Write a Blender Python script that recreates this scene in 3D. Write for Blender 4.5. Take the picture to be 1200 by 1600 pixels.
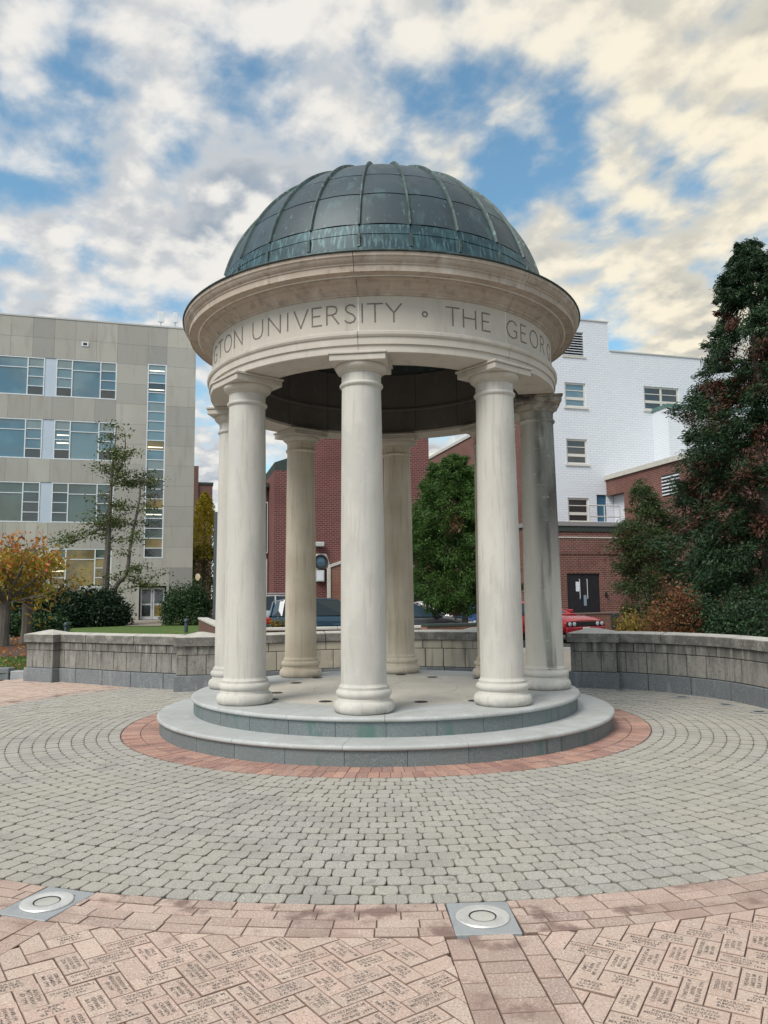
import bpy, math, random
import numpy as np
from mathutils import Vector, Matrix
random.seed(7); rng = np.random.default_rng(7)
PI = math.pi
for o in list(bpy.data.objects): bpy.data.objects.remove(o)
S = bpy.context.scene
COL = S.collection

# ------------------------------------------------------------------ camera
EYE = 1.6
F_PX, PITCH, ROLL = 1187.4, 0.11121, -0.01132
_fw = Vector((0, math.cos(PITCH), math.sin(PITCH))); _u0 = Vector((0, -math.sin(PITCH), math.cos(PITCH))); _r0 = Vector((1, 0, 0))
RT = math.cos(ROLL)*_r0 + math.sin(ROLL)*_u0
UP = -math.sin(ROLL)*_r0 + math.cos(ROLL)*_u0
cam = bpy.data.cameras.new('camera'); camo = bpy.data.objects.new('camera', cam); COL.objects.link(camo)
cam.sensor_fit = 'VERTICAL'; cam.sensor_height = 24.0; cam.lens = F_PX/1600*24.0
cam.clip_start = 0.05; cam.clip_end = 2000
mw = Matrix((RT, UP, -_fw)).transposed().to_4x4(); mw.translation = Vector((0, 0, EYE)); camo.matrix_world = mw
S.camera = camo

# ------------------------------------------------------------------ light, sky, exposure
SUN_EL, SUN_AZ = math.radians(48), math.radians(-140)      # azimuth from +Y towards +X: behind the viewer, to the left
sun_dir = Vector((math.sin(SUN_AZ)*math.cos(SUN_EL), math.cos(SUN_AZ)*math.cos(SUN_EL), math.sin(SUN_EL)))
sl = bpy.data.lights.new('sun', 'SUN'); sl.energy = 2.2; sl.angle = math.radians(28); sl.color = (1, .945, .87)
so = bpy.data.objects.new('sun', sl); COL.objects.link(so); so.rotation_euler = sun_dir.to_track_quat('Z', 'Y').to_euler(); so.location = (0, -5, 30)
W = bpy.data.worlds.new('World'); S.world = W; W.use_nodes = True
wt = W.node_tree; wt.nodes.clear()
class NT:
    """tiny helper for node trees"""
    def __init__(s, t): s.t = t
    def n(s, typ, **kw):
        nd = s.t.nodes.new('ShaderNode'+typ)
        for k, v in kw.items(): setattr(nd, k, v)
        return nd
    def put(s, sock, v):
        if hasattr(v, 'is_linked') or isinstance(v, bpy.types.NodeSocket): s.t.links.new(v, sock)
        elif v is not None:
            if isinstance(v, (tuple, list)) and len(v) == 3 and sock.type == 'RGBA': v = (*v, 1)
            sock.default_value = v
    def math(s, op, a, b=None, c=None, clamp=False):
        nd = s.n('Math', operation=op, use_clamp=clamp)
        for i, v in enumerate((a, b, c)):
            if v is not None: s.put(nd.inputs[i], v)
        return nd.outputs[0]
    def vmath(s, op, a, b=None, out=0):
        nd = s.n('VectorMath', operation=op)
        s.put(nd.inputs[0], a)
        if b is not None: s.put(nd.inputs[1], b)
        return nd.outputs[out]
    def mix(s, f, a, b, blend='MIX'):
        nd = s.n('Mix', data_type='RGBA', blend_type=blend)
        s.put(nd.inputs[0], f); s.put(nd.inputs[6], a); s.put(nd.inputs[7], b)
        return nd.outputs[2]
    def rng(s, v, a, b, c=0., d=1., smooth=False):
        nd = s.n('MapRange'); nd.interpolation_type = 'SMOOTHSTEP' if smooth else 'LINEAR'
        for i, x in enumerate((v, a, b, c, d)): s.put(nd.inputs[i], x)
        return nd.outputs[0]
    def noise(s, vec, scale, detail=4, rough=.55, dist=0.):
        nd = s.n('TexNoise'); s.put(nd.inputs['Vector'], vec); nd.inputs['Scale'].default_value = scale
        nd.inputs['Detail'].default_value = detail; nd.inputs['Roughness'].default_value = rough; nd.inputs['Distortion'].default_value = dist
        return nd.outputs[0]
    def ramp(s, f, stops, interp='LINEAR'):
        nd = s.n('ValToRGB'); s.put(nd.inputs[0], f); cr = nd.color_ramp; cr.interpolation = interp
        while len(cr.elements) < len(stops): cr.elements.new(.5)
        for e, (p, c) in zip(cr.elements, stops): e.position = p; e.color = (*c, 1)
        return nd.outputs[0]
w = NT(wt)
sky = w.n('TexSky', sky_type='NISHITA'); sky.sun_disc = False; sky.sun_elevation = SUN_EL; sky.sun_rotation = SUN_AZ
sky.altitude = 0; sky.air_density = 1.0; sky.dust_density = .6; sky.ozone_density = 1.5
tc = w.n('TexCoord'); sx = w.n('SeparateXYZ'); wt.links.new(tc.outputs['Generated'], sx.inputs[0])
zc = w.math('MAXIMUM', sx.outputs[2], 0.0)
den = w.math('ADD', zc, 0.24)
cx_ = w.math('DIVIDE', sx.outputs[0], den); cy_ = w.math('DIVIDE', sx.outputs[1], den)
cv = w.n('CombineXYZ'); wt.links.new(cx_, cv.inputs[0]); wt.links.new(cy_, cv.inputs[1]); cvo = cv.outputs[0]
rot = w.n('VectorRotate', rotation_type='Z_AXIS'); wt.links.new(cvo, rot.inputs[0]); rot.inputs['Angle'].default_value = math.radians(-35)
st = w.vmath('MULTIPLY', rot.outputs[0], (1.0, .86, 1.0)); st = w.vmath('ADD', st, (5.35, 2.6, 1.4))
def cdens(v):
    a = w.noise(v, 3.3, 3, .5, .15); b = w.noise(v, 8.6, 8, .53, .12)
    return w.math('ADD', w.math('MULTIPLY', a, .55), w.math('MULTIPLY', b, .5))
d0 = cdens(st); d1 = cdens(w.vmath('ADD', st, (.028, .036, 0)))
cover = w.rng(d0, .40, .575, 0, 1, True)
lit = w.rng(w.math('SUBTRACT', d0, d1), -.06, .075, 0, 1, True)
thick = w.rng(d0, .50, .68, 0, 1, True)
# the low sun stands behind the cloud, high on the right of the view: clouds there are brighter and cream
gl = w.vmath('DOT_PRODUCT', tc.outputs['Generated'], tuple(Vector((.62, .72, .42)).normalized()), out=1)
glow = w.rng(gl, .72, .99, 0, 1, True)
bright = w.mix(glow, (6.2, 6.05, 5.75), (6.9, 6.3, 5.0))
dark = w.mix(glow, (2.5, 2.95, 3.5), (3.2, 3.25, 3.1))
shade = w.math('MULTIPLY', w.math('SUBTRACT', 1.0, lit), w.rng(thick, 0, 1, .45, 1.0))
cloud = w.mix(shade, bright, dark)
bluesky = w.mix(1.0, sky.outputs[0], (1.15, 1.45, 1.32), 'MULTIPLY')
allsky = w.mix(cover, bluesky, cloud)
hor = w.rng(zc, 0.02, .22, .55, 0, True)
allsky = w.mix(hor, allsky, (5.6, 5.9, 6.1))
bg = w.n('Background'); wt.links.new(allsky, bg.inputs[0]); bg.inputs[1].default_value = 0.1
wo = w.n('OutputWorld'); wt.links.new(bg.outputs[0], wo.inputs[0])
S.view_settings.view_transform = 'Standard'; S.view_settings.look = 'None'; S.view_settings.gamma = 1
S.view_settings.exposure = 0.5; S.view_settings.use_curve_mapping = False
S.render.engine = 'CYCLES'; S.cycles.use_denoising = True; S.cycles.max_bounces = 6; S.cycles.transparent_max_bounces = 8
S.cycles.sample_clamp_indirect = 6

# ------------------------------------------------------------------ placing: a ray through the photograph met at a real distance
def ray(px, py): return _fw*F_PX + RT*(px-600) - UP*(py-800)
def at(px, py, Y):
    d = ray(px, py); return Vector((0, 0, EYE)) + d*(Y/d.y)
def onz(px, py, z=0.):
    d = ray(px, py); return Vector((0, 0, EYE)) + d*((z-EYE)/d.z)

# ------------------------------------------------------------------ materials
MATS = {}
def mat(name, col, rough=.75, layers=(), metallic=0., alts=None, var=0., bump=0., bscale=40., bdetail=4, spec=.5, coat=0., emit=None, transl=0., coords='pos', brick=None, coatr=.05):
    if name in MATS: return MATS[name]
    m = bpy.data.materials.new(name); m.use_nodes = True; t = m.node_tree; t.nodes.clear(); n = NT(t)
    out = n.n('OutputMaterial'); p = n.n('BsdfPrincipled')
    geo = n.n('NewGeometry'); pos = geo.outputs['Position']
    if coords == 'obj': pos = n.n('TexCoord').outputs['Object']
    oi = n.n('ObjectInfo')
    r = n.math('FRACT', n.math('ADD', n.math('MULTIPLY', oi.outputs['Random'], 7.31), geo.outputs['Random Per Island']))
    c = col; bh = None
    if brick:
        uv = n.n('TexCoord').outputs['UV']
        bt = n.n('TexBrick'); bt.offset = .5; t.links.new(uv, bt.inputs['Vector'])
        bt.inputs['Scale'].default_value = 1; bt.inputs['Mortar Size'].default_value = brick.get('ms', .010); bt.inputs['Mortar Smooth'].default_value = .3
        bt.inputs['Brick Width'].default_value = brick.get('w', .21); bt.inputs['Row Height'].default_value = brick.get('h', .075)
        bt.inputs['Bias'].default_value = 0
        n.put(bt.inputs['Color1'], col); n.put(bt.inputs['Color2'], brick['c2']); n.put(bt.inputs['Mortar'], brick['mortar'])
        c = bt.outputs['Color']; bh = n.math('SUBTRACT', 1.0, bt.outputs['Fac'])
    elif alts:
        stops = [(i/max(1, len(alts)), a) for i, a in enumerate([col]+list(alts))]
        c = n.ramp(r, stops, 'LINEAR')
    if var:
        r2 = n.math('FRACT', n.math('MULTIPLY', r, 17.77))
        f = n.rng(r2, 0, 1, 1-var, 1+var)
        cb = n.n('CombineColor'); [t.links.new(f, cb.inputs[i]) for i in range(3)]
        c = n.mix(1.0, c, cb.outputs[0], 'MULTIPLY')
    for L in layers:
        v = pos
        if 'st' in L: v = n.vmath('MULTIPLY', v, L['st'])
        if 'off' in L: v = n.vmath('ADD', v, L['off'])
        f = n.noise(v, L['s'], L.get('d', 4), L.get('r', .55), L.get('dist', 0.))
        f = n.rng(f, L['lo'], L['hi'], 0, L.get('a', 1.), True)
        if 'z' in L:       # limits a stain to a height range (soft)
            sz = n.n('SeparateXYZ'); t.links.new(geo.outputs['Position'], sz.inputs[0])
            f = n.math('MULTIPLY', f, n.rng(sz.outputs[2], L['z'][0], L['z'][1], 0, 1, True))
        if 'dir' in L:     # a stain on one flank of a round shaft
            dp = n.vmath('DOT_PRODUCT', geo.outputs['Normal'], L['dir'], out=1)
            f = n.math('MULTIPLY', f, n.rng(dp, L['dr'][0], L['dr'][1], 0, 1, True))
        c = n.mix(f, c, L['c'], L.get('blend', 'MIX'))
    n.put(p.inputs['Base Color'], c)
    p.inputs['Roughness'].default_value = rough; p.inputs['Metallic'].default_value = metallic
    p.inputs['Specular IOR Level'].default_value = spec
    if coat: p.inputs['Coat Weight'].default_value = coat; p.inputs['Coat Roughness'].default_value = coatr
    if emit: n.put(p.inputs['Emission Color'], emit[0]); p.inputs['Emission Strength'].default_value = emit[1]
    if bump or bh is not None:
        h = n.noise(pos, bscale, bdetail, .6)
        b = n.n('Bump'); b.inputs['Strength'].default_value = bump if bump else .3; b.inputs['Distance'].default_value = .02
        if bh is not None: h = n.math('ADD', n.math('MULTIPLY', h, .4), bh)
        t.links.new(h, b.inputs['Height']); t.links.new(b.outputs[0], p.inputs['Normal'])
    sh = p.outputs[0]
    if transl:
        tr = n.n('BsdfTranslucent'); n.put(tr.inputs[0], c); mx = n.n('MixShader'); mx.inputs[0].default_value = transl
        t.links.new(sh, mx.inputs[1]); t.links.new(tr.outputs[0], mx.inputs[2]); sh = mx.outputs[0]
    t.links.new(sh, out.inputs[0]); MATS[name] = m; return m

STREAK = (1, 1, .07)
lime_layers = [dict(s=1.1, lo=.35, hi=.7, c=(.46, .44, .40), a=.5), dict(s=6, st=(1, 1, .5), lo=.45, hi=.75, c=(.60, .585, .55), a=.3), dict(s=5, st=STREAK, lo=.5, hi=.72, c=(.40, .385, .35), a=.38), dict(s=90, d=2, lo=.6, hi=.72, c=(.36, .34, .31), a=.35)]
M_shaft = mat('limestone_shaft', (.565, .54, .49), .85, lime_layers + [dict(s=7, lo=.40, hi=.62, c=(.25, .25, .215), a=.55, z=(.56, .40)), dict(s=26, st=(1, 1, .06), lo=.54, hi=.66, c=(.36, .345, .315), a=.4), dict(s=2.2, st=(1, 1, .5), lo=.50, hi=.62, c=(.43, .415, .385), a=.55), dict(s=12, lo=.56, hi=.70, c=(.58, .57, .54), a=.25), dict(s=3, st=(1, 1, .25), lo=.45, hi=.7, c=(.51, .53, .52), a=.25)], bump=.12, bscale=60)
M_stain = mat('limestone_stained', (.54, .515, .46), .85, lime_layers + [
    dict(s=3.2, st=(1, 1, .22), lo=.22, hi=.44, c=(.06, .057, .053), a=.96, z=(1.3, 3.1), dir=(.80, -.60, 0), dr=(-.05, .55)),
    dict(s=7, st=(1, 1, .08), lo=.5, hi=.66, c=(.10, .095, .09), a=.8, dir=(.6, -.8, 0), dr=(.2, .9)),
    dict(s=9, st=(1, 1, 2.5), lo=.62, hi=.72, c=(.56, .55, .52), a=.45), dict(s=2, st=(1, 1, .4), lo=.52, hi=.7, c=(.36, .375, .33), a=.45)], bump=.15)
M_warmlit = mat('limestone_warm_light', (.64, .57, .46), .85, [dict(s=1.1, lo=.35, hi=.7, c=(.40, .335, .24), a=.6), dict(s=5, st=STREAK, lo=.48, hi=.72, c=(.40, .31, .20), a=.45), dict(s=6, lo=.5, hi=.75, c=(.55, .50, .41), a=.5), dict(s=26, st=(1, 1, .06), lo=.54, hi=.66, c=(.33, .28, .21), a=.4)], bump=.12)  # warm sky light on the rear columns, put into their stone colour
M_capst = mat('limestone_black_crust', (.36, .33, .28), .9, [dict(s=4, lo=.35, hi=.6, c=(.045, .04, .036), a=.95, z=(3.95, 4.2)), dict(s=9, lo=.45, hi=.7, c=(.5, .46, .40), a=.6)], bump=.2)
M_ent = mat('limestone_entablature', (.52, .48, .42), .8, [dict(s=1.3, lo=.4, hi=.7, c=(.47, .43, .385), a=.55), dict(s=8, st=(1, 1, .12), lo=.52, hi=.72, c=(.37, .33, .29), a=.45), dict(s=30, lo=.62, hi=.72, c=(.40, .36, .32), a=.35), dict(s=5, lo=.5, hi=.75, c=(.63, .60, .55), a=.4)], var=.035, bump=.08)
M_cor = mat('limestone_cornice', (.45, .38, .315), .85, [dict(s=2.2, lo=.4, hi=.7, c=(.37, .305, .25), a=.65), dict(s=11, lo=.50, hi=.7, c=(.25, .20, .165), a=.55), dict(s=60, lo=.66, hi=.72, c=(.14, .11, .09), a=.6), dict(s=6, st=(1, 1, .2), lo=.5, hi=.75, c=(.62, .585, .53), a=.5)], var=.03, bump=.12)
M_lett = mat('incised_letters', (.17, .145, .125), .9, [dict(s=20, lo=.45, hi=.7, c=(.25, .215, .185), a=.7)])
M_mort = mat('white_mortar', (.72, .71, .68), .9, [dict(s=9, lo=.45, hi=.7, c=(.5, .48, .45), a=.6)])
M_inner = mat('dark_inner_stone', (.12, .112, .10), .9, [dict(s=2, st=(1, 1, .2), lo=.4, hi=.7, c=(.105, .095, .085), a=.7), dict(s=9, lo=.5, hi=.75, c=(.16, .15, .135), a=.5)], bump=.1)  # dark brown-grey stone of the inner drum, streaked and mottled
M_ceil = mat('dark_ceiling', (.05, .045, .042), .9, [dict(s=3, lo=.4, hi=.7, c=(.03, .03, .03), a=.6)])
M_tread = mat('step_tread_granite', (.44, .455, .45), .6, [dict(s=1.4, lo=.4, hi=.7, c=(.34, .345, .325), a=.6), dict(s=7, lo=.5, hi=.7, c=(.52, .54, .54), a=.5), dict(s=80, d=2, lo=.54, hi=.64, c=(.28, .29, .29), a=.55), dict(s=3, lo=.56, hi=.68, c=(.33, .36, .32), a=.5)], var=.04, bump=.1, bscale=120)
M_floor = mat('platform_floor_stone', (.52, .49, .43), .65, [dict(s=1.2, lo=.4, hi=.7, c=(.42, .39, .33), a=.6), dict(s=5, lo=.52, hi=.7, c=(.60, .57, .51), a=.5), dict(s=14, lo=.6, hi=.68, c=(.30, .28, .24), a=.45), dict(s=160, d=1, lo=.58, hi=.66, c=(.32, .30, .27), a=.4)], var=.05, bump=.08)
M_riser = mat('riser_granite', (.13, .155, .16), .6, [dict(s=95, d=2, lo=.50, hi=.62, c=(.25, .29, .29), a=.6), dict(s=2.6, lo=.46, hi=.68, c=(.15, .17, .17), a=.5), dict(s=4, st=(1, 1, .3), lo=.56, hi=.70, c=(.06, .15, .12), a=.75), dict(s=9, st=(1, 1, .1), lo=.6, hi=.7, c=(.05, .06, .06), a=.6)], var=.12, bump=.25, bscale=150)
M_cop = mat('copper_panel', (.040, .066, .080), .5, [dict(s=1.2, lo=.4, hi=.7, c=(.065, .088, .10), a=.6), dict(s=6, st=(1, 1, .12), lo=.54, hi=.72, c=(.09, .16, .155), a=.5), dict(s=3, lo=.52, hi=.7, c=(.03, .038, .044), a=.6), dict(s=25, st=(1, 1, .15), lo=.62, hi=.72, c=(.24, .36, .34), a=.35)], metallic=.15, var=.2, bump=.1, bscale=6)
M_drum = mat('copper_drum', (.018, .050, .062), .5, [dict(s=34, st=(1, 1, .03), lo=.50, hi=.62, c=(.09, .18, .195), a=.75), dict(s=44, st=(1, 1, .03), lo=.55, hi=.62, c=(.015, .035, .045), a=.7), dict(s=3, lo=.45, hi=.7, c=(.06, .14, .16), a=.5)], metallic=.2, var=.12, bump=.1)
M_rib = mat('verdigris_rib', (.085, .125, .12), .6, [dict(s=5, lo=.4, hi=.65, c=(.035, .052, .052), a=.75), dict(s=12, lo=.55, hi=.7, c=(.24, .36, .34), a=.6)], metallic=.15, bump=.15)
M_flash = mat('lead_flashing', (.035, .05, .052), .5, [dict(s=9, lo=.45, hi=.7, c=(.10, .15, .15), a=.6)], metallic=.3)
SP = dict(s=95, d=3, r=.75, lo=.54, hi=.62, c=(.80, .77, .71), a=.62); SPD = dict(s=88, d=3, r=.75, lo=.55, hi=.63, c=(.11, .10, .09), a=.55, off=(9, 3, 2))
M_cob = mat('grey_cobble', (.375, .36, .322), .85, [SP, SPD, dict(s=.55, lo=.42, hi=.66, c=(.44, .405, .335), a=.5), dict(s=1.6, lo=.5, hi=.72, c=(.27, .26, .235), a=.45), dict(s=7, lo=.62, hi=.72, c=(.16, .15, .14), a=.5)], alts=[(.405, .39, .35), (.345, .33, .298), (.395, .375, .325), (.36, .35, .318)], var=.07, bump=.5, bscale=130)
M_pink = mat('pink_paver', (.50, .36, .30), .85, [SP, SPD, dict(s=1.8, lo=.5, hi=.68, c=(.27, .165, .14), a=.55), dict(s=3.6, lo=.54, hi=.66, c=(.15, .085, .075), a=.75, off=(4.3, 2.2, 0)), dict(s=.8, lo=.45, hi=.7, c=(.48, .35, .28), a=.4)], alts=[(.55, .405, .335), (.46, .325, .27), (.53, .41, .34), (.41, .285, .245)], var=.10, bump=.5, bscale=130)
M_red = mat('red_ring_brick', (.42, .205, .15), .85, [SP, SPD, dict(s=2, lo=.5, hi=.7, c=(.20, .10, .085), a=.6), dict(s=.9, lo=.45, hi=.7, c=(.42, .26, .20), a=.4)], alts=[(.48, .26, .19), (.34, .16, .13), (.45, .26, .20), (.28, .135, .115)], var=.12, bump=.5, bscale=130)
M_eng = mat('buff_donor_brick', (.57, .43, .35), .85, [SP, SPD, dict(s=1.3, lo=.45, hi=.7, c=(.50, .35, .275), a=.45), dict(s=3.5, lo=.62, hi=.72, c=(.26, .18, .15), a=.5)], alts=[(.61, .465, .375), (.53, .39, .315), (.60, .43, .35), (.525, .40, .335)], var=.07, bump=.5, bscale=130)
M_elet = mat('engraved_paint', (.10, .09, .085), .9, [dict(s=160, d=2, lo=.46, hi=.60, c=(.44, .36, .30), a=.85)])
M_sand = mat('joint_sand', (.09, .078, .066), .95, [dict(s=30, lo=.4, hi=.7, c=(.15, .13, .11), a=.7)], bump=.4)
M_plate = mat('light_granite_plate', (.29, .305, .315), .6, [dict(s=220, d=1, lo=.5, hi=.6, c=(.46, .48, .49), a=.6), dict(s=6, lo=.5, hi=.7, c=(.22, .23, .24), a=.5)], bump=.2)
M_steel = mat('brushed_steel', (.74, .73, .70), .40, [dict(s=9, lo=.45, hi=.7, c=(.58, .57, .55), a=.5), dict(s=60, lo=.6, hi=.7, c=(.3, .28, .26), a=.4)], metallic=.45)
M_lens = mat('frosted_lens', (.50, .49, .44), .25, [dict(s=12, lo=.4, hi=.7, c=(.36, .35, .30), a=.6)], coat=.4)
M_gask = mat('dark_gasket', (.03, .03, .03), .7)
wall_l = [dict(s=1.5, lo=.4, hi=.7, c=(.22, .212, .19), a=.6), dict(s=9, st=(1, 1, .16), lo=.34, hi=.58, c=(.07, .068, .064), a=.8, z=(.42, .76)), dict(s=5, st=(1, 1, .4), lo=.46, hi=.7, c=(.12, .115, .105), a=.55), dict(s=18, st=(1, 1, .12), lo=.52, hi=.68, c=(.06, .056, .05), a=.45), dict(s=24, lo=.52, hi=.68, c=(.10, .095, .085), a=.5), dict(s=4, lo=.58, hi=.72, c=(.29, .27, .235), a=.5)]
M_wall = mat('weathered_wall_stone', (.27, .26, .235), .9, wall_l, var=.17, bump=.2)
M_wallb = mat('cleaner_wall_stone', (.45, .41, .335), .9, [dict(s=1.5, lo=.4, hi=.7, c=(.37, .335, .27), a=.6), dict(s=7, st=(1, 1, .12), lo=.5, hi=.68, c=(.17, .155, .135), a=.65), dict(s=4, lo=.55, hi=.7, c=(.52, .48, .41), a=.5)], var=.10, bump=.2)
M_cope = mat('weathered_coping', (.25, .24, .215), .9, [dict(s=5, lo=.35, hi=.6, c=(.12, .115, .105), a=.85), dict(s=60, d=2, lo=.5, hi=.66, c=(.09, .085, .08), a=.6), dict(s=26, lo=.6, hi=.72, c=(.55, .53, .49), a=.6)], var=.08, bump=.35)
M_cpt = mat('coping_top', (.50, .48, .43), .85, [dict(s=5, lo=.4, hi=.7, c=(.38, .36, .32), a=.7), dict(s=30, lo=.52, hi=.68, c=(.24, .225, .20), a=.6)])
M_gran = mat('grey_granite_base', (.15, .165, .175), .75, [dict(s=60, d=2, lo=.50, hi=.62, c=(.33, .35, .36), a=.5), dict(s=3, lo=.42, hi=.66, c=(.14, .15, .16), a=.6), dict(s=9, st=(1, 1, .2), lo=.55, hi=.7, c=(.28, .29, .29), a=.5)], var=.07, bump=.2)

# ------------------------------------------------------------------ mesh helpers
def tag(o, label=None, cat=None, group=None, kind=None):
    if label: o['label'] = label
    if cat: o['category'] = cat
    if group: o['group'] = group
    if kind: o['kind'] = kind
    return o
def link(name, me, parent=None, loc=None, rot=None):
    o = bpy.data.objects.new(name, me); COL.objects.link(o)
    if parent: o.parent = parent
    if loc is not None: o.location = loc
    if rot is not None: o.rotation_euler = rot
    return o
def empty(name, loc=(0, 0, 0), rz=0., label=None, cat=None, group=None):
    o = link(name, None, None, loc, (0, 0, rz)); o.empty_display_size = .2
    return tag(o, label, cat, group)
def autouv(me):
    n = len(me.loops)
    if not n: return
    uv = me.uv_layers.new(name='UVMap')
    co = np.empty(len(me.vertices)*3, 'f'); me.vertices.foreach_get('co', co); co = co.reshape(-1, 3)
    vi = np.empty(n, 'i'); me.loops.foreach_get('vertex_index', vi)
    npol = len(me.polygons); nr = np.empty(npol*3, 'f'); me.polygons.foreach_get('normal', nr); nr = nr.reshape(-1, 3)
    lt = np.empty(npol, 'i'); me.polygons.foreach_get('loop_total', lt)
    pn = np.repeat(np.abs(nr), lt, 0); c = co[vi]; ax = pn.argmax(1)
    out = np.where((ax == 0)[:, None], c[:, [1, 2]], np.where((ax == 1)[:, None], c[:, [0, 2]], c[:, [0, 1]]))
    uv.data.foreach_set('uv', np.ascontiguousarray(out, 'f').ravel())
class MB:
    def __init__(s): s.v = []; s.f = []; s.mi = []; s.M = None; s.cur = 0
    def add(s, vs, fs):
        b = len(s.v)
        if s.M is not None: vs = [tuple(s.M @ Vector(p)) for p in vs]
        s.v += [tuple(p) for p in vs]; s.f += [tuple(i+b for i in f) for f in fs]; s.mi += [s.cur]*len(fs); return s
    def box(s, x0, x1, y0, y1, z0, z1):
        v = [(x0, y0, z0), (x1, y0, z0), (x1, y1, z0), (x0, y1, z0), (x0, y0, z1), (x1, y0, z1), (x1, y1, z1), (x0, y1, z1)]
        return s.add(v, [(3, 2, 1, 0), (4, 5, 6, 7), (0, 1, 5, 4), (1, 2, 6, 5), (2, 3, 7, 6), (3, 0, 4, 7)])
    def cbox(s, x0, x1, y0, y1, z0, z1, c=.01):
        """box with chamfered edges"""
        v = []; 
        for z, i in ((z0, c), (z0+c, 0), (z1-c, 0), (z1, c)):
            a, b, d, e = x0+i, x1-i, y0+i, y1-i
            v += [(a+c*(i == 0), d, z), (b-c*(i == 0), d, z), (b, d+c*(i == 0), z), (b, e-c*(i == 0), z), (b-c*(i == 0), e, z), (a+c*(i == 0), e, z), (a, e-c*(i == 0), z), (a, d+c*(i == 0), z)]
        f = [tuple(range(7, -1, -1)), tuple(range(24, 32))]
        for k in range(3):
            for i in range(8): f.append((k*8+i, k*8+(i+1) % 8, k*8+8+(i+1) % 8, k*8+8+i))
        return s.add(v, f)
    def poly(s, pts, z0, z1):
        """vertical prism over a counter-clockwise outline"""
        n = len(pts); v = [(p[0], p[1], z0) for p in pts]+[(p[0], p[1], z1) for p in pts]
        return s.add(v, [tuple(range(n-1, -1, -1)), tuple(range(n, 2*n))]+[(i, (i+1) % n, n+(i+1) % n, n+i) for i in range(n)])
    def xprism(s, pts, x0, x1):
        """outline in (y, z) pushed along x"""
        n = len(pts); v = [(x0, p[0], p[1]) for p in pts]+[(x1, p[0], p[1]) for p in pts]
        return s.add(v, [tuple(range(n-1, -1, -1)), tuple(range(n, 2*n))]+[(i, (i+1) % n, n+(i+1) % n, n+i) for i in range(n)])
    def yprism(s, pts, y0, y1):
        n = len(pts); v = [(p[0], y0, p[1]) for p in pts]+[(p[0], y1, p[1]) for p in pts]
        return s.add(v, [tuple(range(n)), tuple(range(2*n-1, n-1, -1))]+[((i+1) % n, i, n+i, n+(i+1) % n) for i in range(n)])
    def paver(s, pts, z0, z1, c=.007):
        """paver: outline, chamfered upper edge"""
        n = len(pts); mx = sum(p[0] for p in pts)/n; my = sum(p[1] for p in pts)/n; q = []
        for p in pts:
            dx, dy = mx-p[0], my-p[1]; l = math.hypot(dx, dy) or 1; k = min(.45, c*1.35/l); q.append((p[0]+dx*k, p[1]+dy*k))
        v = [(p[0], p[1], z0) for p in pts]+[(p[0], p[1], z1-c*.7) for p in pts]+[(p[0], p[1], z1) for p in q]
        s.cur = 1; f = [(i, (i+1) % n, n+(i+1) % n, n+i) for i in range(n)]+[(n+i, n+(i+1) % n, 2*n+(i+1) % n, 2*n+i) for i in range(n)]
        k = len(s.v); s.add(v, f); s.cur = 0; s.f.append(tuple(k+i for i in range(2*n, 3*n))); s.mi.append(0)
        return s
    def lathe(s, prof, n=48, a0=0., a1=2*PI, closed=False, cap=True, cx=0., cy=0.):
        """profile of (r, z) turned about the axis; closed = the profile is a loop"""
        full = abs(a1-a0-2*PI) < 1e-6; k = n if full else n+1; m = len(prof); v = []
        for i in range(k):
            a = a0+(a1-a0)*i/n; ca, sa = math.cos(a), math.sin(a)
            v += [(cx+r*ca, cy+r*sa, z) for r, z in prof]
        f = []
        for i in range(n):
            j = (i+1) % k
            for q in range(m if closed else m-1):
                p = (q+1) % m; f.append((i*m+q, j*m+q, j*m+p, i*m+p))
        if not full and closed and cap: f += [tuple(range(m-1, -1, -1)), tuple((k-1)*m+q for q in range(m))]
        if full and not closed and cap:
            if prof[0][0] > 1e-5: f.append(tuple(i*m for i in range(k-1, -1, -1)))
            if prof[-1][0] > 1e-5: f.append(tuple(i*m+m-1 for i in range(k)))
        return s.add(v, f)
    def tube(s, pts, rad, n=8):
        pts = [Vector(p) for p in pts]; k = len(pts)
        if not hasattr(rad, '__len__'): rad = [rad]*k
        v = []; up = Vector((.13, .21, 1)).normalized()
        for i, p in enumerate(pts):
            d = (pts[min(i+1, k-1)]-pts[max(i-1, 0)]).normalized()
            a = d.cross(up)
            if a.length < .05: a = d.cross(Vector((1, 0, 0)))
            a.normalize(); b = d.cross(a)
            v += [tuple(p+(a*math.cos(2*PI*j/n)+b*math.sin(2*PI*j/n))*rad[i]) for j in range(n)]
        f = [(i*n+j, i*n+(j+1) % n, (i+1)*n+(j+1) % n, (i+1)*n+j) for i in range(k-1) for j in range(n)]
        return s.add(v, f+[tuple(range(n-1, -1, -1)), tuple((k-1)*n+j for j in range(n))])
    def mesh(s, name, mats, smooth=False, uv=False):
        me = bpy.data.meshes.new(name); me.from_pydata(s.v, [], s.f)
        for m in (mats if isinstance(mats, (list, tuple)) else [mats]): me.materials.append(m)
        if any(s.mi): me.polygons.foreach_set('material_index', s.mi)
        me.update()
        import bmesh
        if len(s.f) < 60000:
            bm = bmesh.new(); bm.from_mesh(me); bmesh.ops.recalc_face_normals(bm, faces=bm.faces); bm.to_mesh(me); bm.free()
        if smooth is not False:
            me.polygons.foreach_set('use_smooth', [True]*len(me.polygons))
            if smooth is not True: me.set_sharp_from_angle(angle=math.radians(smooth))
        if uv: autouv(me)
        return me
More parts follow.
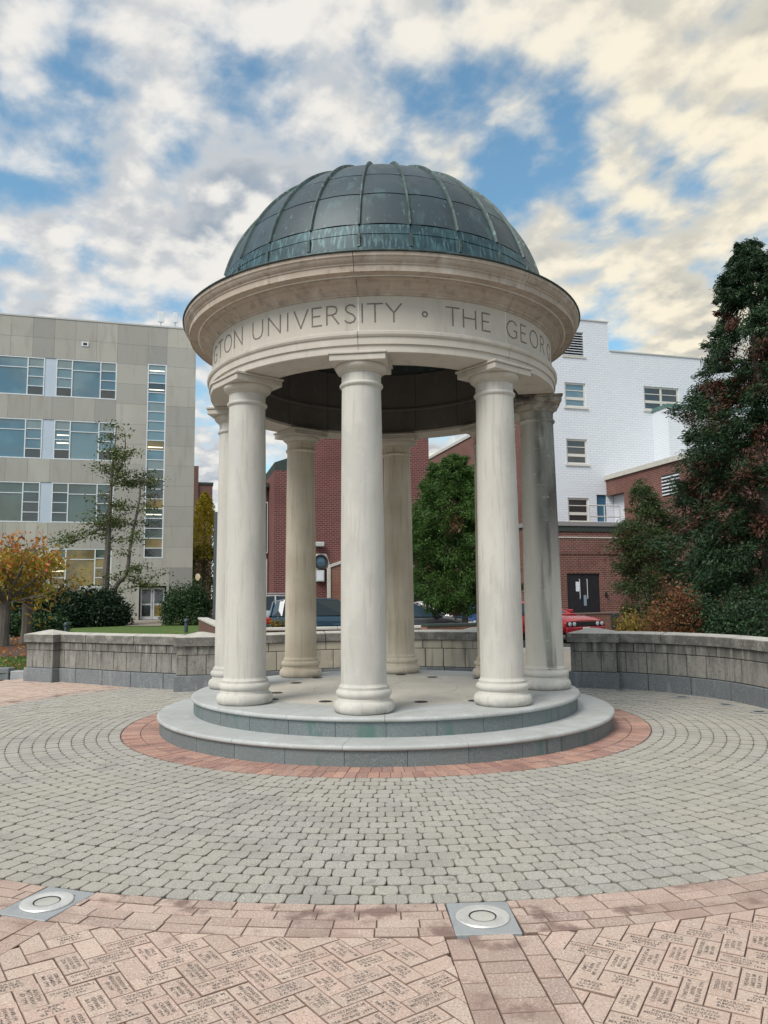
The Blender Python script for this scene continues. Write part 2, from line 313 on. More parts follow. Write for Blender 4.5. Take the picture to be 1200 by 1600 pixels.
    def build(s, name, mats, parent=None, loc=None, rot=None, smooth=False, uv=False):
        return link(name, s.mesh(name, mats, smooth, uv), parent, loc, rot)
def clip(poly, px, py, nx, ny):
    """keeps the part of a convex outline on the side the normal points to"""
    out = []
    for i in range(len(poly)):
        a, b = poly[i], poly[(i+1) % len(poly)]
        da = (a[0]-px)*nx+(a[1]-py)*ny; db = (b[0]-px)*nx+(b[1]-py)*ny
        if da >= 0: out.append(a)
        if (da >= 0) != (db >= 0): t = da/(da-db); out.append((a[0]+(b[0]-a[0])*t, a[1]+(b[1]-a[1])*t))
    return out
def area(p): return abs(sum(p[i][0]*p[(i+1) % len(p)][1]-p[(i+1) % len(p)][0]*p[i][1] for i in range(len(p))))/2 if len(p) > 2 else 0
def shrink(poly, d):
    n = len(poly); mx = sum(p[0] for p in poly)/n; my = sum(p[1] for p in poly)/n; q = poly
    for i in range(n):
        a, b = poly[i], poly[(i+1) % n]; l = math.hypot(b[0]-a[0], b[1]-a[1])
        if l < 1e-6: continue
        nx, ny = -(b[1]-a[1])/l, (b[0]-a[0])/l
        if (mx-a[0])*nx+(my-a[1])*ny < 0: nx, ny = -nx, -ny
        q = clip(q, a[0]+nx*d, a[1]+ny*d, nx, ny)
        if len(q) < 3: return []
    return q

# ================================================================== THE SETTING
CX, CY = -.005, 10.289                     # the rotunda's axis
PH = -.110                                 # turn of the front column (to the left)
def pol(R, a): return (CX+R*math.sin(a), CY-R*math.cos(a))       # a = 0 faces the viewer, + to the right
M_asph = mat('asphalt', (.055, .055, .057), .9, [dict(s=.4, lo=.4, hi=.7, c=(.075, .073, .07), a=.6), dict(s=60, lo=.5, hi=.7, c=(.03, .03, .03), a=.5)], bump=.2)
M_soil = mat('far_ground', (.10, .09, .07), .95, [dict(s=.2, lo=.4, hi=.7, c=(.07, .075, .045), a=.6)])
M_path = mat('path_pavers', (.36, .32, .26), .85, [dict(s=.8, lo=.4, hi=.7, c=(.28, .25, .21), a=.6), SPD], brick=dict(c2=(.30, .265, .22), mortar=(.09, .08, .07), w=.21, h=.105, ms=.008), bump=.3)
M_kerb = mat('kerb_concrete', (.36, .35, .33), .9, [dict(s=5, lo=.4, hi=.7, c=(.26, .25, .24), a=.6)], var=.06, bump=.2)
M_lawn = mat('lawn_turf', (.075, .14, .022), .95, [dict(s=1.5, lo=.4, hi=.7, c=(.10, .155, .028), a=.7), dict(s=9, lo=.42, hi=.66, c=(.045, .085, .015), a=.75), dict(s=3, lo=.55, hi=.7, c=(.15, .15, .05), a=.5)], bump=.8, bscale=18)
M_mulch = mat('mulch', (.065, .038, .027), .95, [dict(s=18, lo=.4, hi=.65, c=(.12, .065, .042), a=.8), dict(s=50, lo=.5, hi=.7, c=(.025, .016, .012), a=.8)], bump=.8, bscale=22)
def sheet(name, pts, m, kind='structure', parent=None, uv=False):
    b = MB(); b.add(pts, [tuple(range(len(pts)))]); o = b.build(name, m, parent, uv=uv); o['kind'] = kind; return o
sheet('ground', [(-500, -120, -.06), (500, -120, -.06), (500, 900, -.06), (-500, 900, -.06)], M_soil)
b = MB(); b.lathe([(0, -.05), (9.6, -.05), (9.6, -.022), (0, -.022)], 96, cx=CX, cy=CY); o = b.build('plaza_bed', M_sand); o['kind'] = 'structure'
sheet('parking_lot', [(-40, 21.5, -.035), (60, 21.5, -.035), (60, 70, -.035), (-40, 70, -.035)], M_asph)
sheet('footpath', [(1.2, 14.0, -.018), (4.6, 14.0, -.018), (9.5, 22.0, -.018), (1.5, 22.0, -.018)], M_path, uv=True)
b = MB()
for i in range(14): b.cbox(1.0+i*.9, 1.0+i*.9+.89, 22.0, 22.16, -.05, .10, .012)
kb = empty('kerb', (0, 0, 0)); kb['kind'] = 'structure'
for i in range(14): MB().cbox(1.0+i*.9, 1.0+i*.9+.89, 22.0, 22.16, -.05, .10, .012).build('kerb_stone', M_kerb, kb)

def lz(y): return .12+.003*(y-16)          # the lawn's gentle rise
b = MB(); ys = [15.9, 19, 23, 28, 34, 42, 52, 70]
def strip(name, xl, xr, y0, y1, m, dz=0., n=8):
    b = MB(); vs = []; 
    for i in range(n+1):
        y = y0+(y1-y0)*i/n; vs += [(xl(y), y, lz(y)+dz), (xr(y), y, lz(y)+dz)]
    b.add(vs, [(2*i, 2*i+1, 2*i+3, 2*i+2) for i in range(n)]); o = b.build(name, m); o['kind'] = 'structure'; return o
strip('lawn', lambda y: -32, lambda y: -5.0-(y-16)*.16, 16.0, 52, M_lawn)
strip('mulch_bed', lambda y: -26, lambda y: -7.9-(y-20)*.42, 20.3, 35, M_mulch, .008)

q = [onz(*p, .25) for p in ((205, 967), (262, 967), (252, 977), (196, 977))]; b = MB(); b.add([(p.x, p.y, lz(p.y)+.03) for p in q], [(3, 2, 1, 0)]); o = b.build('entrance_path', M_path, uv=True); o['kind'] = 'structure'
# ------------------------------------------------------------------ plaza paving: grey cobbles, red inner ring, pink outer ring, donor bricks
L_PLATE = [(4.33, 6.301), (-16.75, 6.301), (26.8, 6.301), (-40.0, 6.301)]
def behind_walls(x, y):
    """true where the low walls and the beds behind them stand (no paving there)"""
    r = math.hypot(x-CX, y-CY); a = math.degrees(math.atan2(x-CX, -(y-CY)))
    if x < -3.0: return y > 13.60+(-3.0-x)*.525
    if x < 1.95: return y > 13 and r > 4.36
    if x < 3.35: return r > 6.5 and y > CY
    return (y > 13.45) or (r > 5.3 and y > 7.6)
M_dirt = {}
def paving(name, pieces, m, part, label_kind='structure', zt=0., h=.03, chamfer=.0030, nparts=300, edge=None):
    """pieces: outlines; the largest-showing ones become parts, the rest one stuff part"""
    root = empty(name, (0, 0, 0)); root['kind'] = 'structure'; m = [m, edge]
    def key(p):
        x = sum(q[0] for q in p)/len(p); y = sum(q[1] for q in p)/len(p)
        infr = abs(x) < .53*y+.1 and y > 2.95
        return (0 if infr else 1, x*x+y*y)
    pieces = sorted(pieces, key=key); out = []
    rest = MB()
    for i, p in enumerate(pieces):
        n = len(p); mx = sum(q[0] for q in p)/n; my = sum(q[1] for q in p)/n; dz = random.uniform(-.0022, .0022)
        if i < nparts:
            bb = MB(); ti, tj = random.gauss(0, .006), random.gauss(0, .006)
            bb.paver([(q[0]-mx, q[1]-my) for q in p], zt-h, zt, chamfer)
            out.append((p, bb.build(part, m, root, (mx, my, dz), (ti, tj, 0))))
        else: rest.paver(p, zt-h, zt+dz, chamfer)
    if rest.v:
        o = rest.build(part+'_mass', m, root); o['kind'] = 'stuff'
    return root, out
# grey cobbles in rings round the steps
R0, R1 = 3.318, 6.105; NR = 21; dr = (R1-R0)/NR; cobs = []
for k in range(NR):
    ra = R0+dr*k; rb = ra+dr; rm = (ra+rb)/2; L = 2*PI*rm; ws = []
    while sum(ws) < L-.10: ws.append(.132+random.uniform(-.004, .004))
    f = L/sum(ws); a = (k % 2)*.066/rm+random.gauss(0, .012)/rm
    for wd in ws:
        da = wd*f/rm; am = a+da/2; a += da
        x, y = pol(rm, am)
        if behind_walls(x, y): continue
        hw = wd*f/2-.0010; hd = dr/2-.0016; c = .019
        loc = [(-hw+c, -hd), (hw-c, -hd), (hw-.003, -hd+c), (hw, 0), (hw-.003, hd-c), (hw-c, hd), (-hw+c, hd), (-hw+.003, hd-c), (-hw, 0), (-hw+.003, -hd+c)]
        jx = [random.uniform(-.0018, .0018) for _ in range(20)]; tw = random.gauss(0, .007)
        ca, sa = math.cos(am+tw), math.sin(am+tw)
        cobs.append([(x+(p[0]+jx[2*i])*ca-(p[1]+jx[2*i+1])*sa, y+(p[0]+jx[2*i])*sa+(p[1]+jx[2*i+1])*ca) for i, p in enumerate(loc)])
M_ec = mat('cobble_dirty_edge', (.235, .22, .19), .95, [dict(s=14, lo=.4, hi=.7, c=(.24, .225, .19), a=.6)], var=.1, bump=.3); M_er = mat('brick_dirty_edge', (.22, .15, .12), .95, [dict(s=12, lo=.4, hi=.7, c=(.29, .20, .16), a=.6)], var=.1, bump=.3)
paving('cobble_paving', cobs, M_cob, 'cobble', chamfer=.0030, edge=M_ec)
def arcpoly(ra, rb, a, b, j=.0014):
    p = [pol(ra, a), pol(ra, b), pol(rb, b), pol(rb, a)]
    # outline counter-clockwise: inner edge is the far one from the viewer side
    return shrink([(q[0], q[1]) for q in p], j)
red = []
for ra, rb in ((2.872, 3.09), (3.092, 3.312)):
    n = int(round(2*PI*(ra+rb)/2/.103)); ph = random.random()
    for i in range(n):
        red.append(arcpoly(ra, rb, (i+ph)*2*PI/n, (i+1+ph)*2*PI/n))
paving('red_brick_ring', [p for p in red if p], M_red, 'brick', edge=M_er)
def ccw(p): 
    s = sum(p[i][0]*p[(i+1) % len(p)][1]-p[(i+1) % len(p)][0]*p[i][1] for i in range(len(p)))
    return p if s > 0 else p[::-1]
def plate_clip(p):
    mx = sum(q[0] for q in p)/len(p); my = sum(q[1] for q in p)/len(p)
    for ad, R in L_PLATE:
        a = math.radians(ad); c = pol(R, a); rx, ry = math.sin(a), -math.cos(a); tx, ty = math.cos(a), math.sin(a)
        u = (mx-c[0])*tx+(my-c[1])*ty; v = (mx-c[0])*rx+(my-c[1])*ry
        if abs(u) < .30 and abs(v) < .24:
            sgn = 1 if u > 0 else -1
            p = clip(p, c[0]+tx*.165*sgn, c[1]+ty*.165*sgn, tx*sgn, ty*sgn)
    return p
pink = []
for k in range(4):
    ra = 6.108+k*.0965; rb = ra+.0965; rm = (ra+rb)/2; n = int(2*PI*rm/.212); ph = random.random()+k*.5
    for i in range(n):
        p = arcpoly(ra, rb, (i+ph)*2*PI/n, (i+1+ph)*2*PI/n)
        mx, my = pol(rm, (i+ph+.5)*2*PI/n)
        if behind_walls(mx, my): continue
        p = plate_clip(p)
        if area(p) > .0003: pink.append(ccw(p))
R2 = 6.108+4*.0965+.002
BANDS = [4.33, -16.75, 26.8, -40.0]
# radial bands of pink brick running out from every ground light: soldier, stack, soldier
for ad in BANDS:
    a = math.radians(ad); rx, ry = math.sin(a), -math.cos(a); tx, ty = math.cos(a), math.sin(a)
    for lo, hi, L in ((-.222, -.112, .205), (-.11, .108, .105), (.11, .222, .205)):
        s = R2-.05+ (random.random()*.1 if L > .2 else 0)
        while s < 8.4:
            p = [(CX+rx*ss+tx*uu, CY+ry*ss+ty*uu) for ss, uu in ((s, lo), (s+L, lo), (s+L, hi), (s, hi))]
            mx = sum(q[0] for q in p)/4; my = sum(q[1] for q in p)/4; r = math.hypot(mx-CX, my-CY)
            p = clip(p, *[CX+(mx-CX)/r*R2, CY+(my-CY)/r*R2], (mx-CX)/r, (my-CY)/r)
            p = shrink(p, .0014) if len(p) > 2 else []
            if area(p) > .0012: pink.append(ccw(p))
            s += L
paving('pink_brick_bands', pink, M_pink, 'brick', edge=M_er)
# herringbone fields of engraved donor bricks between the bands
don = []; donfull = {}
for a0, a1, ang in ((4.33, 26.8, -30.0), (-16.75, 4.33, 35.3), (-40, -16.75, 60.0), (26.8, 60, -8.0), (-62.5, -40, 82.), (60, 150, 20.), (-105, -62.5, 105.), (-160, -105, 150.)):
    th = math.radians(ang); ux, uy = math.cos(th), math.sin(th); vx, vy = -uy, ux
    ac = math.radians((a0+a1)/2); ox, oy = pol(7.2, ac); Lb, Wb = .206, .103
    for i in range(-70, 71):
        for j in range(-70, 71):
            for hv in (0, 1):
                # herringbone 2:1 lattice
                bx = (i*1.0+j*2.0)*Wb; by = (i*1.0-j*2.0)*Wb
                r_ = (0, 0, Lb, Wb) if hv == 0 else (-Wb, 0, 0, Lb)
                q = [(bx+r_[0], by+r_[1]), (bx+r_[2], by+r_[1]), (bx+r_[2], by+r_[3]), (bx+r_[0], by+r_[3])]
                p = [(ox+x*ux+y*vx, oy+x*uy+y*vy) for x, y in q]
                mx = sum(t[0] for t in p)/4; my = sum(t[1] for t in p)/4; r = math.hypot(mx-CX, my-CY)
                if r < R2-.15 or r > (8.6 if abs((a0+a1)/2) < 62 else 9.5) or behind_walls(mx, my): continue
                full = area(p)
                p = clip(p, CX+(mx-CX)/r*R2, CY+(my-CY)/r*R2, (mx-CX)/r, (my-CY)/r)
                for ad, sg in ((a0, 1), (a1, -1)):
                    if len(p) < 3: break
                    a = math.radians(ad); off = .223*sg
                    p = clip(p, CX+math.cos(a)*off+0, CY+math.sin(a)*off, math.cos(a)*sg, math.sin(a)*sg)
                if area(p) < .0010: continue
                whole = area(p) > .97*full
                p = shrink(p, .0013)
                if area(p) < .0008: continue
                p = ccw(p); don.append(p)
                if whole: donfull[(round(sum(t[0] for t in p)/len(p), 4), round(sum(t[1] for t in p)/len(p), 4))] = th+(PI/2 if hv else 0)
droot, dparts = paving('engraved_brick_paving', don, M_eng, 'brick', edge=M_er)

# words on the donor bricks, three short centred lines each
LINES = ["CONSTANCE M|HAINE|MA ED&HD 1990", "SHARON|JOHNSON|EDS 1990", "LYDIA E|SMITH|JD 1990", "GAIL E|BERGER|MS 1990", "CORINNE|NORRIS|MBA 1990",
         "PERRY C|VENABLE|BA 1990", "KENNETH M|MIDDLESWORTH|JD 1990", "MARGOT A|WESSELLS|MA 1990", "MARIAN C|MEDLIN|MA EDU HD 1990", "NEURICO|AMELIUM|BBA 1990",
         "DOROTHY M|PAUL|AA 1990", "MARTIN|MITTMAN|JD 1990", "ROBERT|KIEL|BS 1990", "CHRISTOPHER J|MANN|MS 1990", "SIMONE|CARMEN|MA 1990", "EVA B|WELLS|PHD 1990",
         "TERESA|LOPEZ|BA 1990", "AMY L|DUNN|MPA 1990"]
tobs = []
for t in LINES:
    cu = bpy.data.curves.new('words', 'FONT'); cu.body = t.replace('|', '\n'); cu.size = .024; cu.align_x = 'CENTER'; cu.align_y = 'CENTER'
    cu.resolution_u = 1; cu.space_line = 1.0; cu.space_character = 1.05; cu.offset = .0002; cu.extrude = .0007; cu.materials.append(M_elet)
    tobs.append(link('words', cu))
bpy.context.view_layer.update(); dg = bpy.context.evaluated_depsgraph_get(); tmesh = []
for o in tobs:
    me = bpy.data.meshes.new_from_object(o.evaluated_get(dg)); me.name = 'lettering'
    co = np.empty(len(me.vertices)*3, 'f'); me.vertices.foreach_get('co', co); co = co.reshape(-1, 3)
    wx = np.ptp(co[:, 0])
    co[:, 0] *= min(1.15, .178/wx); co[:, 1] -= (co[:, 1].max()+co[:, 1].min())/2; me.vertices.foreach_set('co', co.ravel()); tmesh.append(me)
for o in tobs: cu = o.data; bpy.data.objects.remove(o); bpy.data.curves.remove(cu)
for p, o in dparts:
    key = (round(sum(t[0] for t in p)/len(p), 4), round(sum(t[1] for t in p)/len(p), 4))
    if key in donfull and key[1] < 5.5 and random.random() < .93:
        th = donfull[key]
        # lettering is read looking outward from the rotunda or from either side
        l = link('lettering', random.choice(tmesh), o, (0, 0, .0004), (0, 0, th+(PI if math.cos(th) < -.2 else 0)))

# ================================================================== THE ROTUNDA
rot_ = empty('domed_rotunda', (CX, CY, 0), 0, 'round pale stone temple with eight columns under a dark green copper dome', 'pavilion')
def arcs(parent, name, m, prof, n, seg, gap, ph=0., smooth=30, pick=None):
    """a ring cut into n blocks, each block one object (mesh shared), turned about the axis"""
    da = 2*PI/n; rmid = sum(p[0] for p in prof)/len(prof); g = gap/max(rmid, .3)/2
    me = MB().lathe(prof, seg, -da/2+g, da/2-g, closed=True).mesh(name, m, smooth)
    for i in range(n): link(name, me, parent, None, (0, 0, ph+da*i))
# steps. risers and treads are separate stones
def step(name, R, z0, z1, rin, ph, n):
    core = MB().lathe([(rin, z0), (R-.055, z0), (R-.055, z1-.05), (rin, z1-.05)], 96, closed=True).build(name, M_mort, rot_)
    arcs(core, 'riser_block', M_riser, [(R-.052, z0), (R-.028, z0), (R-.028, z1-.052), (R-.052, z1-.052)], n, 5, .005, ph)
    arcs(core, 'tread_slab', M_tread, [(rin, z1-.048), (R-.012, z1-.048), (R, z1-.040), (R+.004, z1-.027), (R, z1-.012), (R-.010, z1-.002), (R-.022, z1), (rin, z1)], n//2, 10, .004, ph+.1, 50)
    return core
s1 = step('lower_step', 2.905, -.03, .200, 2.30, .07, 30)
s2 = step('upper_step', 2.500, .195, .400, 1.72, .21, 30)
fl = MB().lathe([(0, .2), (1.72, .2), (1.72, .34), (0, .34)], 64).build('platform_floor', M_mort, rot_)
arcs(fl, 'floor_slab', M_floor, [(.95, .342), (1.716, .342), (1.716, .3985), (.95, .3985)], 8, 10, .005, .2)
arcs(fl, 'floor_slab', M_floor, [(.02, .342), (.946, .342), (.946, .3985), (.02, .3985)], 4, 14, .005, .5)
gr = MB(); gr.lathe([(0, .3992), (.075, .3992), (.08, .4025), (.072, .4045), (0, .4045)], 24)
gme = gr.mesh('floor_outlet', M_gask, 40)
for k in range(8):
    a = PH+PI/8+k*PI/4
    link('floor_outlet', gme, fl, (1.45*math.sin(a), -1.45*math.cos(a), 0))
    link('floor_outlet', gme, fl, (1.70*math.sin(a-.42), -1.70*math.cos(a-.42), 0))
# columns
RC = 2.0907
shaft_prof = [(.264, .655), (.266, .668), (.252, .676), (.243, .70)]
for i in range(21):
    t = i/20; z = .70+t*(3.875-.70); r = .2425-.026*(t**1.6); shaft_prof.append((r, z))
shaft_prof += [(.2165, 3.88), (.232, 3.892), (.240, 3.905), (.240, 3.918), (.230, 3.93), (.2185, 3.935), (.2185, 4.03)]
base_prof = [(.05, .4), (.285, .4), (.306, .410), (.322, .435), (.326, .462), (.320, .49), (.304, .514), (.285, .522), (.279, .530), (.279, .540), (.274, .548), (.272, .556), (.281, .566), (.293, .582), (.297, .602), (.291, .622), (.277, .636), (.268, .641), (.268, .655), (.05, .655)]
ech_prof = [(.05, 4.03), (.2185, 4.03), (.232, 4.037), (.232, 4.048), (.252, 4.058), (.276, 4.078), (.288, 4.102), (.288, 4.124), (.05, 4.124)]
m_sh = {k: MB().lathe(shaft_prof, 48).mesh('column', m, 40) for k, m in (('c', M_shaft), ('s', M_stain), ('t', M_warmlit))}
m_bas = {k: MB().lathe(base_prof, 48).mesh('base', m, 40) for k, m in (('c', M_shaft), ('s', M_shaft), ('t', M_warmlit))}
m_ec = {k: MB().lathe(ech_prof, 48).mesh('capital', m, 40) for k, m in (('c', M_ent), ('s', M_capst))}
m_ab = {k: MB().cbox(-.305, .305, -.305, .305, 4.126, 4.196, .006).cbox(-.322, .322, -.322, .322, 4.196, 4.2245, .006).mesh('abacus', m) for k, m in (('c', M_ent), ('s', M_capst))}
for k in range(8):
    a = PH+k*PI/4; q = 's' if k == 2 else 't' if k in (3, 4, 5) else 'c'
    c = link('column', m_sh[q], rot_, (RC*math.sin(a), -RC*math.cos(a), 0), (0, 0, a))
    if q == 's': c['label'] = 'column blackened by dark streaks down its right flank'
    link('base', m_bas[q], c); link('capital', m_ec['s' if q == 's' else 'c'], c); link('abacus', m_ab['s' if q == 's' else 'c'], c)
# entablature: three rings of eight blocks, joints over the columns
JA = PI/8-PI/2+PH
ARC_ = [(1.865, 4.2265), (2.318, 4.2265), (2.322, 4.232), (2.322, 4.312), (2.341, 4.316), (2.341, 4.395), (2.356, 4.402), (2.366, 4.42), (2.366, 4.452), (2.352, 4.462), (1.865, 4.462)]
FRI_ = [(1.865, 4.4635), (2.302, 4.4635), (2.302, 4.868), (1.865, 4.868)]
COR_ = [(1.9, 4.8695), (2.312, 4.8695), (2.318, 4.884), (2.340, 4.896), (2.345, 4.916), (2.368, 4.93), (2.392, 4.95), (2.412, 4.968), (2.418, 4.988), (2.47, 5.0), (2.475, 5.022), (2.588, 5.030), (2.588, 5.022), (2.602, 5.022), (2.604, 5.086), (2.616, 5.094), (2.616, 5.108), (2.632, 5.118), (2.650, 5.136), (2.660, 5.160), (2.672, 5.168), (2.676, 5.204), (1.9, 5.204)]
e1 = MB().lathe([(1.868, 4.23), (2.310, 4.23), (2.310, 4.46), (1.868, 4.46)], 96, closed=True).build('architrave', M_mort, rot_)
arcs(e1, 'architrave_block', M_ent, ARC_, 8, 14, .006, JA, 25)
e2 = MB().lathe([(1.868, 4.466), (2.3005, 4.466), (2.3005, 4.866), (1.868, 4.866)], 96, closed=True).build('frieze', M_mort, rot_)
arcs(e2, 'frieze_block', M_ent, FRI_, 8, 14, .016, JA, 25)
e3 = MB().lathe([(1.91, 4.872), (2.30, 4.872), (2.36, 4.99), (2.56, 5.04), (2.60, 5.20), (1.91, 5.20)], 96, closed=True).build('cornice', M_mort, rot_)
arcs(e3, 'cornice_block', M_cor, COR_, 8, 16, .006, JA, 25)
# inner drum with its ledge and the dark ceiling
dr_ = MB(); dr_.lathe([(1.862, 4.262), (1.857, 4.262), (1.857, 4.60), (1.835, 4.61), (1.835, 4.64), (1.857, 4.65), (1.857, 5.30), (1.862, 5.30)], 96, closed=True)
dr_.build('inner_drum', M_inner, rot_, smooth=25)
b = MB(); 
for k in range(16): a = k*PI/8+.1; b.tube([(1.855*math.sin(a), -1.855*math.cos(a), 4.27), (1.855*math.sin(a), -1.855*math.cos(a), 5.2)], .005, 4)
b.build('drum_joint', M_ceil, rot_)
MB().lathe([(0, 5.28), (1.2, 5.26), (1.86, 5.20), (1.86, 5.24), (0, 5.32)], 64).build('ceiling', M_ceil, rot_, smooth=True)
# frieze lettering: thin strokes following the curve
GL = {'G': [[(.86, .82), (.70, .95), (.5, 1), (.24, .93), (.06, .72), (0, .5), (.06, .28), (.24, .07), (.5, 0), (.72, .05), (.86, .14), (.86, .44), (.62, .44)]],
 'T': [[(0, 1), (.8, 1)], [(.4, 1), (.4, 0)]], 'O': [[(.5+.5*math.sin(i*PI/12), .5+.5*math.cos(i*PI/12)) for i in range(25)]],
 'N': [[(0, 0), (0, 1), (.85, 0), (.85, 1)]], 'U': [[(0, 1), (0, .34), (.08, .12), (.24, .01), (.4, 0), (.56, .01), (.72, .12), (.8, .34), (.8, 1)]],
 'I': [[(0, 0), (0, 1)]], 'V': [[(0, 1), (.42, 0), (.84, 1)]], 'E': [[(.52, 1), (0, 1), (0, 0), (.54, 0)], [(0, .53), (.44, .53)]],
 'R': [[(0, 0), (0, 1), (.3, 1), (.5, .93), (.56, .76), (.5, .59), (.3, .52), (0, .52)], [(.28, .52), (.66, 0)]],
 'S': [[(.54, .86), (.42, .97), (.26, 1), (.08, .92), (.03, .76), (.12, .61), (.44, .43), (.56, .25), (.48, .07), (.28, 0), (.1, .04), (0, .14)]],
 'Y': [[(0, 1), (.41, .5), (.82, 1)], [(.41, .5), (.41, 0)]], 'H': [[(0, 0), (0, 1)], [(.78, 0), (.78, 1)], [(0, .53), (.78, .53)]],
 'W': [[(0, 1), (.3, 0), (.6, .95), (.9, 0), (1.2, 1)]], 'A': [[(0, 0), (.42, 1), (.84, 0)], [(.14, .34), (.70, .34)]],
 '.': [[(.13+.13*math.sin(i*PI/7), .48+.13*math.cos(i*PI/7)) for i in range(15)]]}
FR_R, LH, ZB = 2.3045, .205, 4.575
seq = list(zip("GTONUNIVERSITY.THEGEORG", [-66.6, -60.3, -54.2, -47.7, -38.4, -31.9, -27.2, -22.9, -18.0, -13.4, -8.5, -5.2, -1.7, 3.4, 11.95, 20.1, 25.4, 31.0, 41.2, 46.9, 53.2, 59.8, 67.3]))
# the rest of the inscription carries on round the back
tail = "E WASHINGTON UNIVERSITY . THE GEORGE WASHIN"; ang = 73.2
for ch in tail:
    if ch == ' ': ang += 3.5; continue
    wdt = max(x for s in GL[ch] for x, _ in s); ang += 1.5+wdt*2.4; seq.append((ch, ang)); ang += wdt*2.4
for ch, ad in seq:
    b = MB(); wdt = max(x for s in GL[ch] for x, _ in s)
    for s in GL[ch]:
        pts = [((x-wdt/2)*LH, ZB+y*LH) for x, y in s]
        dense = []
        for i in range(len(pts)-1):
            (x0, z0), (x1, z1) = pts[i], pts[i+1]; k = max(1, int(math.hypot(x1-x0, z1-z0)/.05))
            dense += [(x0+(x1-x0)*j/k, z0+(z1-z0)*j/k) for j in range(k)]
        dense.append(pts[-1])
        hw = .0078
        for i in range(len(dense)-1):
            (x0, z0), (x1, z1) = dense[i], dense[i+1]; l = math.hypot(x1-x0, z1-z0) or 1; tx, tz = (x1-x0)/l, (z1-z0)/l; e = hw*.7
            q = [(x0-tx*e-tz*hw, z0-tz*e+tx*hw), (x1+tx*e-tz*hw, z1+tz*e+tx*hw), (x1+tx*e+tz*hw, z1+tz*e-tx*hw), (x0-tx*e+tz*hw, z0-tz*e-tx*hw)]
            vs = []
            for rr in (FR_R-.004, FR_R+.0002*(i % 3)):
                for x, z in q:
                    a = math.radians(ad)+x/FR_R; vs.append((rr*math.sin(a), -rr*math.cos(a), z))
            b.add(vs, [(4, 5, 6, 7), (0, 1, 5, 4), (1, 2, 6, 5), (2, 3, 7, 6), (3, 0, 4, 7)])
    b.build('letter' if ch != '.' else 'round_dot', M_lett, e2)
# flashing and dome
MB().lathe([(2.60, 5.206), (2.690, 5.206), (2.694, 5.214), (2.690, 5.224), (2.30, 5.335), (2.2, 5.335)], 128).build('flashing', M_flash, rot_, smooth=25)
DA, DZ0, DH = 2.25, 5.2, 2.2
def rad(z): return DA*math.sqrt(max(0, 1-((z-DZ0)/DH)**2))
dome = MB().lathe([(rad(z)-.03, z) for z in np.linspace(5.22, 7.37, 30)], 96).build('dome', M_flash, rot_, smooth=40)
NRIB = 24; RPH = math.radians(8.8)
def zband(za, zb, m, name, inset, n=NRIB, k=7, bulge=0., g=.012):
    da = 2*PI/n; zs = [za+(zb-za)*i/k for i in range(k+1)]
    b = MB(); vs = []; fs = []; nj = 7
    for z in zs:
        for j in range(nj):
            r = rad(z)+inset; gg = g/max(r, .4)
            a = -da/2+gg+(da-2*gg)*j/(nj-1); t = abs(j-(nj-1)/2)/((nj-1)/2)
            zz = z
            # slightly faceted sheets: chord rather than arc across the sheet
            rr = r*math.cos(da/2)/math.cos(a)*.35+r*.65
            vs.append((rr*math.sin(a), -rr*math.cos(a), zz+bulge*(1-t*t)))
    for i in range(k):
        for j in range(nj-1): fs.append((i*nj+j, i*nj+j+1, (i+1)*nj+j+1, (i+1)*nj+j))
    # turned-down edges give the sheet its thickness
    nb = len(vs); ring = [j for j in range(nj)]+[i*nj+nj-1 for i in range(1, k+1)]+[k*nj+j for j in range(nj-2, -1, -1)]+[i*nj for i in range(k-1, 0, -1)]
    for q in ring:
        x, y, z = vs[q]; h = math.hypot(x, y); vs.append((x*(h-.028)/h, y*(h-.028)/h, z-.004))
    L = len(ring)
    for i in range(L): fs.append((ring[i], ring[(i+1) % L], nb+(i+1) % L, nb+i))
    b.add(vs, fs); me = b.mesh(name, m, 35)
    for i in range(n): link(name, me, dome, None, (0, 0, RPH+da*(i+.5)))
zband(5.30, 5.46, M_drum, 'drum_sheet', .018, k=2, g=.002)
zband(5.462, 5.63, M_drum, 'drum_sheet', .006, k=3, g=.006)
zband(5.632, 5.75, M_drum, 'drum_sheet', .012, k=2, g=.003)
zband(5.762, 6.208, M_cop, 'copper_panel', .002, bulge=.012)
zband(6.228, 6.598, M_cop, 'copper_panel', -.002, bulge=.012)
zband(6.618, 6.974, M_cop, 'copper_panel', -.006, bulge=.01)
zband(6.994, 7.325, M_cop, 'copper_panel', -.010, k=5, bulge=.006)
b = MB(); zs = list(np.linspace(5.74, 7.335, 34)); ptsr = [(0, -(rad(z)+.012), z+.006) for z in zs]
vs = []; fs = []
for i, (x, y, z) in enumerate(ptsr):
    t = i/(len(ptsr)-1); hw = .0145-.004*t; hh = .022
    d = Vector((0, -(rad(z))/DA**2, (z-DZ0)/DH**2)).normalized()
    for q, hq in ((-hw, -.02), (-hw*.9, hh*.6), (-hw*.45, hh), (hw*.45, hh), (hw*.9, hh*.6), (hw, -.02)):
        vs.append((q, y+d.y*hq, z+d.z*hq))
for i in range(len(ptsr)-1):
    for j in range(5): fs.append((i*6+j, i*6+j+1, (i+1)*6+j+1, (i+1)*6+j))
fs += [tuple(range(6)), tuple(len(vs)-6+j for j in range(6))]
b.add(vs, fs); rme = b.mesh('rib', M_rib, 40)
for i in range(NRIB): link('rib', rme, dome, None, (0, 0, RPH+2*PI/NRIB*i))
b = MB()
for i in range(NRIB):
    b.M = Matrix.Rotation(RPH+2*PI/NRIB*i, 4, 'Z'); b.cbox(-.018, .018, -(rad(5.55)+.032), -(rad(5.55)-.02), 5.47, 5.62, .004)
b.M = None; b.build('drum_seam', M_rib, dome)
